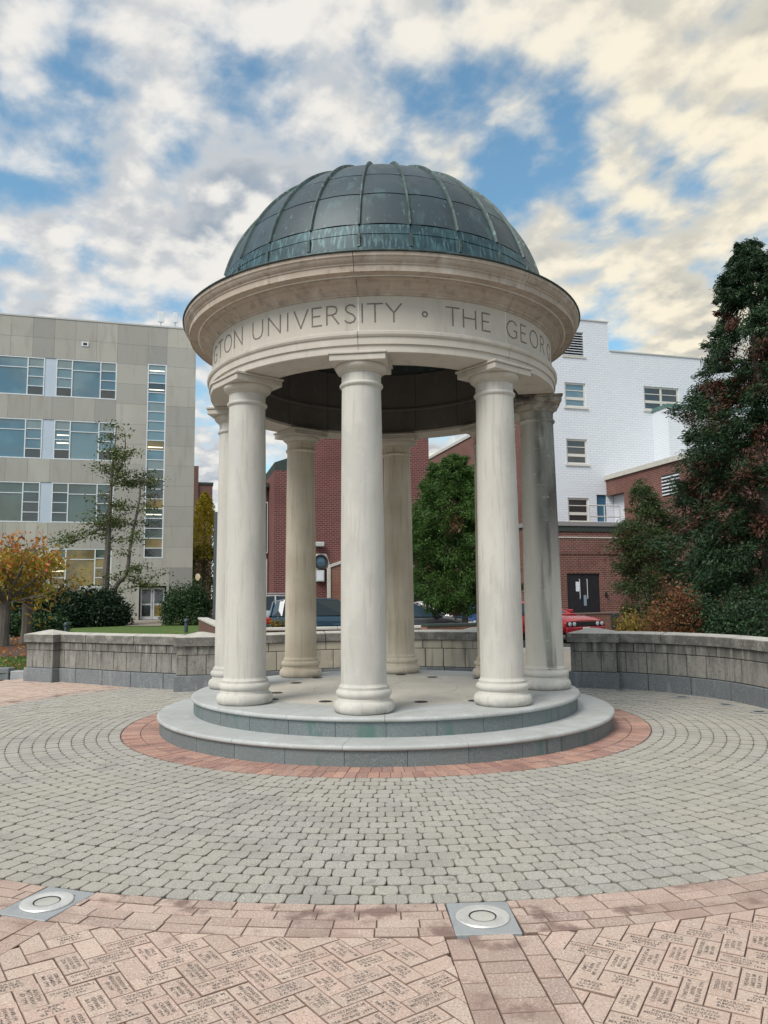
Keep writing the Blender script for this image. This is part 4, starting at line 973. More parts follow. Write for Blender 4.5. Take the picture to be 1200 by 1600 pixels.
# brick wing running towards the viewer on the right, with sloping parapet line seen in perspective
uW = B.on_v(947, 760)[0]; vN = -30
vq, zq = B.on_u(949, 750, uW)
va, _ = B.on_u(975, 780, uW); zo = B.on_u(960, 772, uW)[1]; vb = B.on_u(1250, 700, uW)[0]
wg = empty('brick_wing', B.w(uW, 0, 0), GA, 'red brick wing with pale parapet coping running out beside the white building', 'building')
b = MB(); b.box(0, 9, max(vb, -26), va, 0, zq); b.box(0, 9, va, -.02, zo, zq); b.build('wall', M_blow, wg, uv=True)
MB().box(.5, 9, va, -.03, -.2, zo-.01).build('recess_wall', M_bwh, wg, uv=True)
MB().box(-.12, 9, max(vb, -26), -.02, zq+.002, zq+.28).build('parapet_coping', M_trim, wg)
v0, z0 = B.on_u(1036, 768, uW); v1, z1 = B.on_u(1062, 748, uW)
lo_ = MB().box(-.01, .2, v1, v0, z0-.3, z0+.9).build('louver', M_dark, wg)
sme = MB().box(-.07, -.012, v1, v0, 0, .07).mesh('slat', M_wframe)
for i in range(6): link('slat', sme, lo_, (0, 0, z0-.25+.19*i))
# brick side range seen between the columns
sr = empty('brick_range', B.w(uL, 0, 0), GA, 'long red brick side range receding behind the bushy conifer between the columns', 'building')
zs_ = B.on_u(745, 681, uL)[1]; vf = B.on_u(640, 730, uL)[0]
MB().box(-.30, -.02, .02, vf, -1, zs_).build('wall', M_blow, sr, uv=True)
MB().box(-.38, -.02, .02, vf, zs_+.002, zs_+.22).build('parapet_coping', M_trim, sr)
for i in range(4):
    vv = B.on_u(690+i*30, 800, uL)[0]
    wn = MB().box(-.33, -.29, vv-.8, vv+.8, 5.2, 7.4).build('window', M_vfr, sr); MB().box(-.345, -.331, vv-.68, vv-.04, 5.3, 7.3).build('pane', M_gl[1], wn); MB().box(-.345, -.331, vv+.04, vv+.68, 5.3, 7.3).build('pane', M_gl[1], wn)
# centre: tall deep red brick hall
E_ = Frame(at(550, 960, 40)); E_.o.z = 0
hb = empty('brick_hall', E_.o, GA, 'tall windowless deep red brick hall in the middle, seen between the columns', 'building')
eu = lambda px, py: E_.on_v(px, py)[0]
ez = lambda px, py: E_.on_v(px, py)[1]
h0, hm, h1 = eu(428.5, 850), eu(487, 850), eu(671.5, 800)
MB().box(hm, h1, 0, 3.5, -.5, ez(560, 600)).build('wall', M_bred, hb, uv=True)
zl = ez(440, 735); MB().box(h0, hm-.004, .05, 16, -.5, zl).build('lower_wing', M_bred, hb, uv=True)
MB().yprism([(h0+.02, zl+.002), (hm-.006, zl+.002), (hm-.006, zl+1.15), (h0+.02, zl+.45)], .2, 14).build('wing_roof', M_slate, hb)
# side wall of the lower wing, set back on the left, with eave and downpipe
zl2 = ez(422, 752); MB().box(eu(398, 850), h0-.05, 2.5, 16, -.5, zl2).build('rear_wing', M_bbr, hb, uv=True)
MB().box(eu(398, 850)-.4, h0-.05, 2.1, 16, zl2+.002, zl2+.25).build('eave', M_slate, hb)
MB().tube([(eu(425, 900), 2.4, 0), (eu(425, 900), 2.4, ez(425, 870))], .07, 8).build('downpipe', M_trim, hb)
for px in (419.5,):
    c = eu(px, 850); wn = MB().box(c-.25, c+.25, 2.42, 2.49, ez(px, 860), ez(px, 775)).build('window', M_vfr, hb); MB().box(c-.19, c+.19, 2.405, 2.419, ez(px, 858), ez(px, 777)).build('pane', M_gl[1], wn)
# gabled porch of orange brick with pale flashing
p0, p1 = eu(513, 900), eu(640, 900); pm = (p0+p1)/2; zp = ez(513, 888); zk = zp+.36*(pm-p0)
MB().yprism([(p0, -.3), (p1, -.3), (p1, zp), (pm, zk), (p0, zp)], -.6, -.004).build('porch_gable', M_bor, hb, uv=True)
b = MB(); b.yprism([(p0-.06, zp+.002), (pm, zk+.002), (pm, zk+.14), (p0-.06, zp+.14)], -.66, -.006); b.yprism([(pm, zk+.002), (p1+.06, zp+.002), (p1+.06, zp+.14), (pm, zk+.14)], -.66, -.006); b.build('flashing', M_trim, hb)
MB().box(p0-.16, p0-.01, -.66, -.45, 0, zp).build('corner_trim', M_trim, hb)
dk0, dk1 = eu(648, 940), eu(668, 940); MB().box(dk0, dk1, -.03, -.002, 0, ez(658, 912)).build('door', M_bdoor, hb); MB().box(dk0-.1, dk1, -.09, -.004, ez(655, 867), ez(655, 862)).build('lintel', M_trim, hb)
# wall fan, floodlight and meter box
c = eu(500.5, 878); zc2 = ez(500.5, 878)
fan = empty('wall_fan', E_.w(c, -.02, zc2), GA, 'round extract fan with black ring on a pale panel on the red brick hall', 'wall fan')
MB().yprism([(-.38, -.42), (.30, -.35), (.52, -.20), (.30, .42), (-.38, .42)], -.06, 0).build('backing_panel', M_trim, fan)
b = MB(); b.M = Matrix.Rotation(PI/2, 4, 'X'); b.lathe([(.27, .062), (.37, .062), (.38, .16), (.36, .2), (.28, .18)], 32, closed=True); b.build('ring', M_dark, fan, smooth=30)
b = MB(); b.M = Matrix.Rotation(PI/2, 4, 'X'); b.lathe([(0, .064), (.27, .064), (.26, .10), (.08, .13), (0, .135)], 32); b.build('fan_grille', mat('fan_blue', (.10, .17, .22), .35, metallic=.4), fan, smooth=40)
fl_ = empty('floodlight', E_.w(eu(498, 851), -.02, ez(498, 851)), GA, 'small grey floodlight on the red brick hall above the fan', 'floodlight')
MB().cbox(-.28, .24, -.34, -.06, -.12, .12, .03).build('lamp_housing', M_coping, fl_); MB().tube([(0, 0, 0), (0, -.06, 0)], .05, 8).build('bracket', M_coping, fl_)
bx_ = empty('meter_box', E_.w(eu(499, 900), -.02, ez(499, 900)), GA, 'pale grey meter box on the red brick hall under the fan', 'meter box')
MB().cbox(-.22, .24, -.18, 0, -.3, .3, .02).build('cabinet', M_coping, bx_); MB().box(-.16, .18, -.192, -.181, -.24, .24).build('cabinet_door', M_wframe, bx_)
# far brown brick block beyond the limestone building
K = Frame(at(318, 930, 95)); K.o.z = .2
kb_ = empty('far_brick_block', K.o, GA, 'far brown brick block with stepped roof peeping past the limestone building', 'building')
ku = lambda px: K.on_v(px, 850)[0]
MB().box(ku(285), ku(308.5), 0, 12, -.5, K.on_v(305, 728)[1]).build('tower', M_bbr, kb_, uv=True); MB().box(ku(308.5)+.01, ku(331), .2, 12, -.5, K.on_v(320, 757)[1]).build('wall', M_bbr, kb_, uv=True)
MB().box(ku(308.5)+.02, ku(331)+.1, .1, 12, K.on_v(320, 757)[1]+.002, K.on_v(320, 757)[1]+.3).build('roof_coping', M_slate, kb_)

# ================================================================== LOW BRICK WALLS AND BED EDGES
def low_brick(name, a, b_, h, label, m, cope, th=.3, z0=0., extra=None):
    a, b_ = Vector(a), Vector(b_); d = b_-a; r = empty(name, (a.x, a.y, z0), math.atan2(d.y, d.x), label, 'wall'); L = d.length
    MB().box(0, L, 0, th, -.2, h-.07).build('wall', m, r, uv=True)
    n = max(1, int(L/.6)); cm = MB().cbox(.004, L/n-.004, -.03, th+.03, h-.07, h, .008).mesh('coping_stone', cope)
    for i in range(n): link('coping_stone', cm, r, (L/n*i, 0, 0))
    return r
low_brick('low_brick_wall', (-7.3, 30.0), (-4.3, 20.0), .88, 'low red brick wall with pale coping beside the lawn and round shrub', M_bbr, M_trim)
low_brick('low_brick_wall', (-3.6, 19.2), (1.2, 19.6), .86, 'low brown brick planter wall in front of the dark blue car', M_bbr, M_trim)
low_brick('low_brick_wall', (1.0, 18.6), (2.62, 19.3), .93, 'low orange brick planter wall with dark coping below the bushy conifer', M_bor, M_slate)
mw_ = low_brick('low_brick_wall', (at(880, 960, 33).x, 33.0), (at(1010, 960, 35.5).x, 35.5), 0.80, 'low red brick wall holding a framed dark medallion, in front of the black doors', M_bor, M_bbr)
cxm = .60*(Vector((at(1010, 960, 35.5).x-at(880, 960, 33).x, 2.5)).length)
MB().cbox(cxm-.26, cxm+.26, -.05, -.002, .10, .70, .01).build('medallion_frame', M_slate, mw_)
b = MB(); b.M = Matrix.Translation((cxm, -.05, .40)) @ Matrix.Rotation(PI/2, 4, 'X'); b.lathe([(0, 0), (.2, 0), (.205, .02), (.17, .03), (.16, .018), (.07, .018), (.05, .035), (0, .04)], 24); b.build('medallion', mat('bronze', (.16, .11, .045), .5, metallic=.6), mw_, smooth=30)
kerbs = empty('bed_edging', (-7.6, 16.2, 0), 0, 'pale grey edging blocks in front of the grass at the left wall end', 'edging')
for (x0, y0, x1, y1, h) in ((-7.12, 16.05, -7.78, 16.12, .16), (-7.80, 16.12, -8.25, 16.18, .22), (-8.27, 16.2, -9.3, 16.3, .16)):
    d = Vector((x1-x0, y1-y0)); MB().cbox(0, d.length-.01, -.12, .12, -.03, h, .012).build('edging_block', M_plate if h < .2 else M_gran, kerbs, (x0+7.6, y0-16.2, 0), (0, 0, math.atan2(d.y, d.x)))

# ================================================================== VEGETATION
def quads_mesh(name, V, m, k=4):
    """V: (n, k, 3) array of leaf outlines"""
    n = len(V); me = bpy.data.meshes.new(name); me.vertices.add(n*k); me.vertices.foreach_set('co', np.ascontiguousarray(V, 'f').ravel())
    me.loops.add(n*k); me.loops.foreach_set('vertex_index', np.arange(n*k, dtype='i')); me.polygons.add(n)
    me.polygons.foreach_set('loop_start', np.arange(0, n*k, k, dtype='i')); me.polygons.foreach_set('loop_total', np.full(n, k, 'i'))
    me.materials.append(m); me.update(calc_edges=True); return me
def unit(a): return a/np.maximum(np.linalg.norm(a, axis=1, keepdims=True), 1e-6)
def leaves(P, size, aspect=.5, bias=None, sd=1.):
    n = len(P); a = unit(rng.normal(size=(n, 3))+(0 if bias is None else bias)); b = unit(np.cross(a, rng.normal(size=(n, 3))))
    l = size*rng.uniform(.65, 1.3, (n, 1)); w_ = l*aspect
    c = np.cross(a, b)*l*.12
    return np.stack([P-a*l, P+b*w_+c, P+a*l, P-b*w_+c], 1)
def leafmat(name, cols, var=.2, tr=.25): return mat(name, cols[0], .55, alts=cols[1:], var=var, transl=tr, spec=.35)
M_bark = mat('grey_bark', (.11, .095, .08), .9, [dict(s=8, st=(1, 1, .2), lo=.4, hi=.7, c=(.19, .17, .145), a=.7), dict(s=30, lo=.5, hi=.7, c=(.05, .045, .04), a=.5)], bump=.6, bscale=25)
M_twig = mat('twig_bark', (.085, .065, .055), .9)
M_lcon = leafmat('conifer_spray', [(.016, .044, .018), (.028, .068, .024), (.010, .027, .014), (.042, .085, .028), (.022, .052, .027)], .3, .15)
M_lbr = leafmat('dead_spray', [(.10, .042, .022), (.16, .07, .03), (.07, .028, .018), (.13, .055, .032)], .25, .15)
M_lin = leafmat('inner_brown_spray', [(.075, .030, .020), (.11, .045, .026), (.05, .022, .016)], .25, .1)
M_lolv = leafmat('olive_spray', [(.05, .085, .022), (.075, .105, .028), (.03, .058, .018), (.022, .045, .018)], .25, .15)
M_larb = leafmat('arborvitae_spray', [(.045, .11, .02), (.07, .15, .028), (.022, .06, .012), (.095, .165, .034)], .25, .2)
M_lmag = leafmat('glossy_leaf', [(.085, .12, .032), (.12, .155, .045), (.05, .075, .022), (.15, .17, .06)], .25, .2)
M_lhed = leafmat('hedge_leaf', [(.014, .034, .016), (.020, .046, .02), (.010, .024, .013), (.03, .058, .024)], .25, .12)
M_lshr = leafmat('shrub_leaf', [(.022, .058, .018), (.032, .075, .022), (.015, .04, .014)], .25, .15)
M_lgin = leafmat('yellow_leaf', [(.48, .36, .02), (.56, .44, .035), (.38, .30, .02), (.30, .27, .03)], .2, .35)
M_lgin2 = leafmat('olive_leaf', [(.09, .10, .02), (.14, .13, .02), (.06, .075, .018)], .25, .3)
M_laut = leafmat('autumn_leaf', [(.52, .15, .035), (.62, .26, .05), (.44, .10, .04), (.55, .33, .06), (.36, .07, .03)], .2, .35)
M_laug = leafmat('yellow_green_leaf', [(.27, .27, .035), (.40, .31, .03), (.15, .18, .03), (.42, .27, .04), (.46, .17, .04)], .2, .35)
M_lyel = leafmat('gold_shrub_leaf', [(.07, .10, .025), (.30, .19, .035), (.10, .12, .03), (.38, .22, .05), (.05, .08, .02)], .2, .3)
def limb(b, p, d, L, r, depth, tips, spread=.5, gravity=0., nk=5, kids=(2, 4)):
    pts = [Vector(p)]; dd = Vector(d).normalized()
    for i in range(nk):
        dd = (dd+Vector((random.gauss(0, .09), random.gauss(0, .09), random.gauss(0, .06)+gravity))).normalized(); pts.append(pts[-1]+dd*L/nk)
    b.tube(pts, [r*(1-.62*i/nk) for i in range(nk+1)], 6 if r < .04 else 9)
    if depth == 0: tips.extend([pts[-1], pts[-2], pts[nk//2]]); return
    for _ in range(random.randint(*kids)):
        i = random.randint(max(1, nk//2-1), nk); q = Vector((random.gauss(0, 1), random.gauss(0, 1), random.gauss(.15, .6))).normalized()
        limb(b, pts[i], (dd+q*spread*1.7).normalized(), L*random.uniform(.5, .75), r*.5, depth-1, tips, spread, gravity, nk, kids)
    tips.append(pts[-1])
def conifer(name, loc, prof, label, m, n_cl, per, size, brown=.0, m2=None, group=None, lean=(0, 0), trunk=True, squash=1., cat='tree', seedoff=0):
    """prof: (height, radius) list. sprays hang in clumps over an uneven surface with gaps"""
    r = empty(name, loc, 0, label, cat, group); H_ = prof[-1][0]; hs = [p[0] for p in prof]; rs = [p[1] for p in prof]
    # clump centres
    hh = []
    while len(hh) < n_cl:
        h = random.uniform(prof[0][0], H_*.97); 
        if random.random() < max(.12, np.interp(h, hs, rs)/max(rs)): hh.append(h)
    hh = np.minimum(np.array(hh), H_*.965); nt = n_cl//22; hh[:nt] = H_*np.linspace(.82, .975, nt); th = rng.uniform(0, 2*PI, n_cl); rr = np.interp(hh, hs, rs)
    lob = 1+.16*np.sin(th*3+hh*1.7)+.12*np.sin(th*5-hh*2.9+1); rad_ = rr*lob*rng.uniform(.45, 1.04, n_cl)**.6
    C_ = np.stack([np.cos(th)*rad_+lean[0]*hh/H_, np.sin(th)*rad_*squash+lean[1]*hh/H_, hh], 1)
    out = np.stack([np.cos(th), np.sin(th), np.full(n_cl, -.15)], 1)
    isb = (rng.random(n_cl) < brown*(1.9-rad_/np.maximum(rr, .1)*1.35)) & (hh < H_*.8)
    for sel, mm, nm in ((~isb, m, 'crown'), (isb, m2, 'dead_foliage')):
        c = C_[sel]; o_ = out[sel]
        if not len(c): continue
        csz = (.13+.25*np.clip(np.interp(c[:, 2], hs, rs)/max(rs), 0, 1))*size*rng.uniform(.7, 1.3, len(c))
        cd = unit(o_+rng.normal(size=o_.shape)*.45+np.array([0, 0, .1])); u_ = rng.uniform(-.9, 1.25, len(c)*per)
        cs_ = np.repeat(csz, per)
        P = np.repeat(c, per, 0)+np.repeat(cd, per, 0)*(u_*cs_*1.25)[:, None]+rng.normal(size=(len(c)*per, 3))*(cs_*(.62-.25*np.clip(u_, 0, 1)))[:, None]*np.array([.8, .8, .6])
        P[:, 2] -= .22*cs_*np.clip(u_, 0, 2)**2
        D_ = np.repeat(cd, per, 0)*1.2+np.array([0, 0, -.12])
        a = unit(D_+rng.normal(size=P.shape)*.55); b = unit(np.cross(a, rng.normal(size=P.shape)))
        l = .058*size*rng.uniform(.6, 1.4, (len(P), 1)); w_ = l*.27
        link(nm, quads_mesh(nm, np.stack([P-a*l, P+b*w_, P+a*l*1.1-np.array([0, 0, .2])*l, P-b*w_], 1), mm), r)
    if trunk:
        b = MB(); b.tube([(lean[0]*t, lean[1]*t, H_*t*.96) for t in (0, .2, .45, .7, 1)], [.035*H_*.5, .03*H_*.5, .022*H_*.5, .012*H_*.5, .01], 9)
        for i in range(40):
            k = random.randrange(n_cl); c = C_[k]; b.tube([(lean[0]*c[2]/H_, lean[1]*c[2]/H_, c[2]-.25), tuple(c*.6+np.array([0, 0, c[2]*.4-.1])), tuple(c)], [.03, .02, .008], 5)
        b.build('trunk', M_bark, r)
    return r
# tall cedar on the right
conifer('conifer_tree', at(1210, 1000, 22).to_2d().to_3d(), [(.3, 1.7), (1.5, 2.25), (3.2, 2.3), (4.6, 2.15), (6.2, 1.85), (7.7, 1.58), (9.2, 1.2), (10.5, .8), (11.6, .4), (12.5, .08)], 'tall dark green conifer with browning inner foliage behind the right wall', M_lcon, 760, 350, .95, .30, M_lin)
# thinner conifer left of it
conifer('conifer_tree', at(1016, 1000, 24).to_2d().to_3d(), [(.9, .55), (2, .8), (3.2, .72), (4.3, .5), (5.2, .12)], 'smaller open olive conifer with bare lower twigs, left of the tall dark conifer', M_lolv, 150, 210, .78, .10, M_lin)
conifer('conifer_tree', at(730, 1000, 23.5).to_2d().to_3d(), [(1.15, .75), (1.6, 1.25), (2.3, 1.42), (3.4, 1.4), (4.3, 1.2), (5.0, .85), (5.6, .55), (6.1, .08)], 'bushy green arborvitae seen between the columns in front of the brick range', M_larb, 470, 330, .78, .06, M_lbr, lean=(-.35, 0))
def shrub(name, loc, rx, ry, h, label, m, n, size, cat='shrub', asp=.5, n_cl=70, zlo=.0, group=None):
    r = empty(name, loc, 0, label, cat, group)
    th = rng.uniform(0, 2*PI, n_cl); ph = np.arccos(rng.uniform(0, 1, n_cl)); k = rng.uniform(.55, 1.0, n_cl)**.5
    C_ = np.stack([rx*np.sin(ph)**.7*np.cos(th)*k, ry*np.sin(ph)**.7*np.sin(th)*k, h*np.cos(ph)**.8*k], 1)
    per = n//n_cl; P = np.repeat(C_, per, 0)+rng.normal(size=(n_cl*per, 3))*np.array([rx, ry, h])*.13
    P = P[P[:, 2] > zlo]
    link('foliage', quads_mesh('foliage', leaves(P, size, asp, np.array([0, 0, .4])), m), r)
    b = MB()
    for i in range(14): c = C_[random.randrange(n_cl)]; b.tube([(c[0]*.08, c[1]*.08, 0), tuple(c*.5), tuple(c*.95)], [.025, .015, .006], 5)
    b.build('stem', M_twig, r)
    return r
def sm(p): return Vector((p.x, p.y, lz(p.y)))
shrub('shrub', at(1010, 990, 19).to_2d().to_3d(), .8, .7, 1.15, 'low golden green shrub behind the pier of the right wall', M_lyel, 6500, .036)
shrub('shrub', at(1055, 990, 18.4).to_2d().to_3d(), .75, .6, 1.7, 'rust brown dried shrub at the foot of the tall conifer', leafmat('rust_leaf', [(.19, .08, .035), (.26, .115, .05), (.12, .05, .025), (.06, .07, .03)], .2, .25), 9000, .034)
shrub('shrub', at(1105, 990, 18.5).to_2d().to_3d(), 1.0, .7, 1.35, 'dark green undergrowth shrub below the tall conifer', M_lcon, 9000, .04)
shrub('shrub', at(1190, 990, 17.5).to_2d().to_3d(), 1.2, .8, 1.5, 'dark shrub at the right picture edge behind the wall', M_lcon, 10000, .04)
# hedge masses and round shrub by the limestone block
for i, (px, Y, rx, h, lab) in enumerate(((75, 40, 1.7, 1.75, 'dark evergreen hedge mound behind the autumn tree'), (120, 41, 1.8, 1.95, 'dark evergreen hedge mound in the middle, below the slim tree'), (160, 42, 1.45, 1.8, 'dark evergreen hedge mound nearest the glass doors'), (25, 39, 1.7, 1.9, 'dark evergreen hedge mound at the left picture edge'))):
    shrub('hedge', sm(at(px, 960, Y)), rx, 1.2, h, lab, M_lhed, 9000, .085, 'hedge', .5, 110, group='dark hedge in front of the limestone block')
shrub('shrub', sm(at(50, 985, 31)), 1.4, .8, .95, 'low loose shrub beside the autumn tree trunk', M_lshr, 3600, .075)
shrub('round_shrub', sm(at(290, 975, 42)), 1.28, 1.2, 2.02, 'clipped round dark green shrub right of the glass doors', M_lshr, 15000, .06, 'shrub', .5, 170)
for px in (438, 470): shrub('shrub', (at(px, 985, 20.3).x, 20.3, .35), .42, .3, .62, ['small leafy planter shrub at the tail of the blue car', 'small leafy planter shrub half behind the rear left column'][px > 450], M_lyel, 700, .05, n_cl=30)
# slim two stemmed tree before the limestone facade
t0 = sm(at(166, 960, 43)); tr = empty('slim_tree', t0, 0, 'slim sparse two stemmed tree in front of the limestone facade', 'tree')
b = MB(); tips = []
def pl(px, py, dy=0.): p = at(px, py, 43+dy); return Vector((p.x-t0.x, p.y-t0.y, p.z-t0.z))
def stem(pts, r0, r1):
    ps = [pl(*q) for q in pts]; ps = catmull(ps, 5); n = len(ps); b.tube(ps, [(r0+(r1-r0)*i/(n-1))*.8 for i in range(n)], 8); return ps
A1 = stem([(163, 975), (165, 905), (169, 850), (172, 790), (176, 730), (182, 668)], .30, .03)
A2 = stem([(168, 975), (174, 935), (184, 912), (198, 895), (204, 850), (214, 800), (219, 770), (216, 745)], .22, .03)
A3 = stem([(170, 830), (155, 826), (135, 838), (110, 850)], .09, .02)
A4 = stem([(176, 760), (190, 725), (196, 700)], .07, .02); A5 = stem([(200, 905), (222, 915), (232, 910)], .06, .02)
cl = []
for ps, f, k in ((A1, .45, 30), (A2, .35, 26), (A3, .25, 12), (A4, .2, 10), (A5, .3, 6)):
    for _ in range(k):
        q = ps[random.randint(int(len(ps)*f), len(ps)-1)]; L = random.uniform(.4, 1.35); d = Vector((random.gauss(0, 1), random.gauss(0, .8), random.gauss(.1, .35))).normalized()
        e = q+d*L; b.tube([q, q+d*L*.5+Vector((0, 0, .06)), e], [.035, .022, .008], 5); cl.append((e, .30)); cl.append((q+d*L*.6, .22))
b.build('trunk', M_bark, tr)
P = np.concatenate([np.array(e)+rng.normal(size=(36, 3))*np.array([s*1.15, s, s*.5]) for e, s in cl])
link('crown', quads_mesh('crown', leaves(P, .085, .5), M_lmag), tr)
# autumn tree on the left: two trunks, orange tips and yellow green skirts
for i, (px, py, Y, lab) in enumerate(((40, 996, 27, 'autumn tree with orange and yellow leaves, its trunk nearer the stone wall'), (4, 1006, 25, 'autumn tree with grey trunk at the left picture edge'))):
    o0 = sm(at(px, py, Y)); r = empty('autumn_tree', o0, 0, lab, 'tree', 'autumn trees in the mulch bed'); b = MB(); tips = []
    fork = Vector((random.uniform(-.05, .05), 0, 1.45)); b.tube([(0, 0, -.1), (.02, 0, .5), tuple(fork)], [.21, .17, .16], 10)
    for k in range(6):
        a = k*1.05+.4; limb(b, fork, (math.cos(a)*.75, math.sin(a)*.6, 1.0), random.uniform(1.0, 1.35), .07, 3, tips, .42, .02, 5, (2, 3))
    for k in range(4): a = k*1.6; limb(b, fork-Vector((0, 0, .1)), (math.cos(a), math.sin(a)*.7, .35), 1.2, .05, 2, tips, .45, -.02, 5, (2, 3))
    b.build('trunk', M_bark, r)
    tp = np.array([tuple(t) for t in tips]); tp = tp[rng.random(len(tp)) < .95]
    hi = tp[tp[:, 2] > 2.4]; lo = tp[tp[:, 2] <= 3.0]
    if len(hi): hi = hi[rng.random(len(hi)) < .45]; link('crown', quads_mesh('crown', leaves(np.repeat(hi, 4, 0)+rng.normal(size=(len(hi)*4, 3))*.14, .085, .42, np.array([0, 0, -.8])), M_laut), r)
    if len(lo): link('lower_foliage', quads_mesh('lower_foliage', leaves(np.repeat(lo, 5, 0)+rng.normal(size=(len(lo)*5, 3))*.2, .085, .42, np.array([0, 0, -.6])), M_laug), r)
# yellow ginkgo far behind
g0 = at(318, 950, 78); r = empty('ginkgo_tree', (g0.x, g0.y, 0), 0, 'tall narrow bright yellow tree beyond the limestone building corner', 'tree')
hs = np.array([.5, 2.5, 5, 8, 10, 11.6, 12.6]); rs = np.array([1.6, 2.0, 2.0, 1.7, 1.2, .7, .15])
for nm, mm, z0, z1, n in (('crown', M_lgin, 5.6, 12.6, 9000), ('lower_crown', M_lgin2, .6, 7.0, 7000)):
    h = rng.uniform(z0, z1, n); th = rng.uniform(0, 2*PI, n); R_ = np.interp(h, hs, rs)*(1+.25*np.sin(th*4+h*2.2))*rng.uniform(.3, 1, n)**.5
    link(nm, quads_mesh(nm, leaves(np.stack([R_*np.cos(th), R_*np.sin(th), h], 1), .10, .6), mm), r)
b = MB(); b.tube([(0, 0, 0), (0, 0, 6), (0, 0, 12)], [.25, .15, .03], 8); b.build('trunk', M_bark, r)
# grass blades and fallen leaves
n = 26000; y = 16.2+rng.random(n)**1.6*14; xr = -5.4-(y-16)*.36; x = xr-rng.random(n)*7
keep = ~((x < -7.9-(y-20)*.42) & (y > 20.3)); x, y = x[keep], y[keep]; n = len(x); hgt = rng.uniform(.03, .08, n); ln = rng.normal(size=(n, 2))*.025; wd = .006+.002*(y-16)*.3
zz_ = .12+.003*(y-16); th = rng.uniform(0, PI, n)
V = np.stack([np.stack([x-np.cos(th)*wd, y-np.sin(th)*wd, zz_], 1), np.stack([x+np.cos(th)*wd, y+np.sin(th)*wd, zz_], 1), np.stack([x+ln[:, 0], y+ln[:, 1], zz_+hgt], 1)], 1)
o = link('grass', quads_mesh('grass', V, leafmat('grass_blade', [(.06, .12, .02), (.085, .15, .025), (.045, .09, .018), (.13, .15, .04)], .2, .3), 3)); tag(o, 'short green grass beside the left wall end', 'grass', kind='stuff')
n = 1500; y = 16.5+rng.random(n)*15; x = -7.2-rng.random(n)*9
P = np.stack([x, y, .135+.003*(y-16)+rng.random(n)*.02], 1)
o = link('fallen_leaves', quads_mesh('fallen_leaves', leaves(P, .045, .6, np.array([0, 0, .1])), M_laut)); tag(o, 'orange fallen leaves scattered on the mulch and grass at left', 'leaves', kind='stuff')
n = 70; a = rng.uniform(-1.2, 1.2, n); R_ = rng.uniform(2.95, 6.6, n); P = np.stack([CX+R_*np.sin(a), CY-R_*np.cos(a), np.full(n, .006)], 1)
q = leaves(P, .012, .6); q[:, :, 2] = .004+rng.random((n, 1))*.006
o = link('leaf_litter', quads_mesh('leaf_litter', q, M_lbr)); tag(o, 'tiny brown leaf scraps lying on the cobbles', 'leaves', kind='stuff')

# ================================================================== POSTS, BOLLARDS
p = at(335.5, 985, 30); r = empty('metal_post', (p.x, p.y, 0), 0, 'tall dark grey metal post beside the front left column', 'post')
zt_ = at(335, 800, 30).z; MB().cbox(-.075, .075, -.06, .06, 0, zt_, .01).build('pole', mat('dark_grey_metal', (.09, .10, .11), .5, metallic=.4), r); MB().box(.076, .13, -.03, .03, zt_-.5, zt_-.3).build('bracket', M_slate, r); MB().cbox(-.14, .14, -.14, .14, 0, .06, .01).build('base_plate', M_slate, r)
p = at(308.5, 935, 62); r = empty('street_lamp', (p.x, p.y, .2), 0, 'globe street lamp before the yellow tree', 'street lamp')
zg = at(308.5, 902, 62).z-.2
MB().lathe([(.12, 0), (.10, .4), (.06, .6), (.05, zg-.4), (.09, zg-.35), (.09, zg-.28)], 12).build('pole', M_slate, r, smooth=40); MB().lathe([(0.05, zg-.28), (.17, zg-.15), (.21, zg+.02), (.17, zg+.2), (.06, zg+.3), (0, zg+.33)], 16).build('globe', mat('globe_glass', (.65, .60, .45), .3, emit=((1, .85, .5), .25)), r, smooth=True); MB().lathe([(.07, zg+.30), (.05, zg+.36), (0, zg+.45)], 10).build('finial', M_slate, r)
M_bol = mat('bollard_green', (.03, .06, .065), .45)
for px, py, Y, lab in ((103, 985, 30, 'dark domed path light left of the lawn corner'), (291, 976, 33, 'dark domed path light in front of the round shrub')):
    p = sm(at(px, py, Y)); r = empty('path_light', p, 0, lab, 'path light', 'domed path lights on the lawn')
    MB().lathe([(.075, 0), (.075, .43), (.07, .44)], 16).build('stem', M_bol, r, smooth=40); MB().lathe([(.10, .44), (.11, .48), (.09, .55), (.05, .59), (0, .60)], 20).build('dome_cap', M_bol, r, smooth=40)

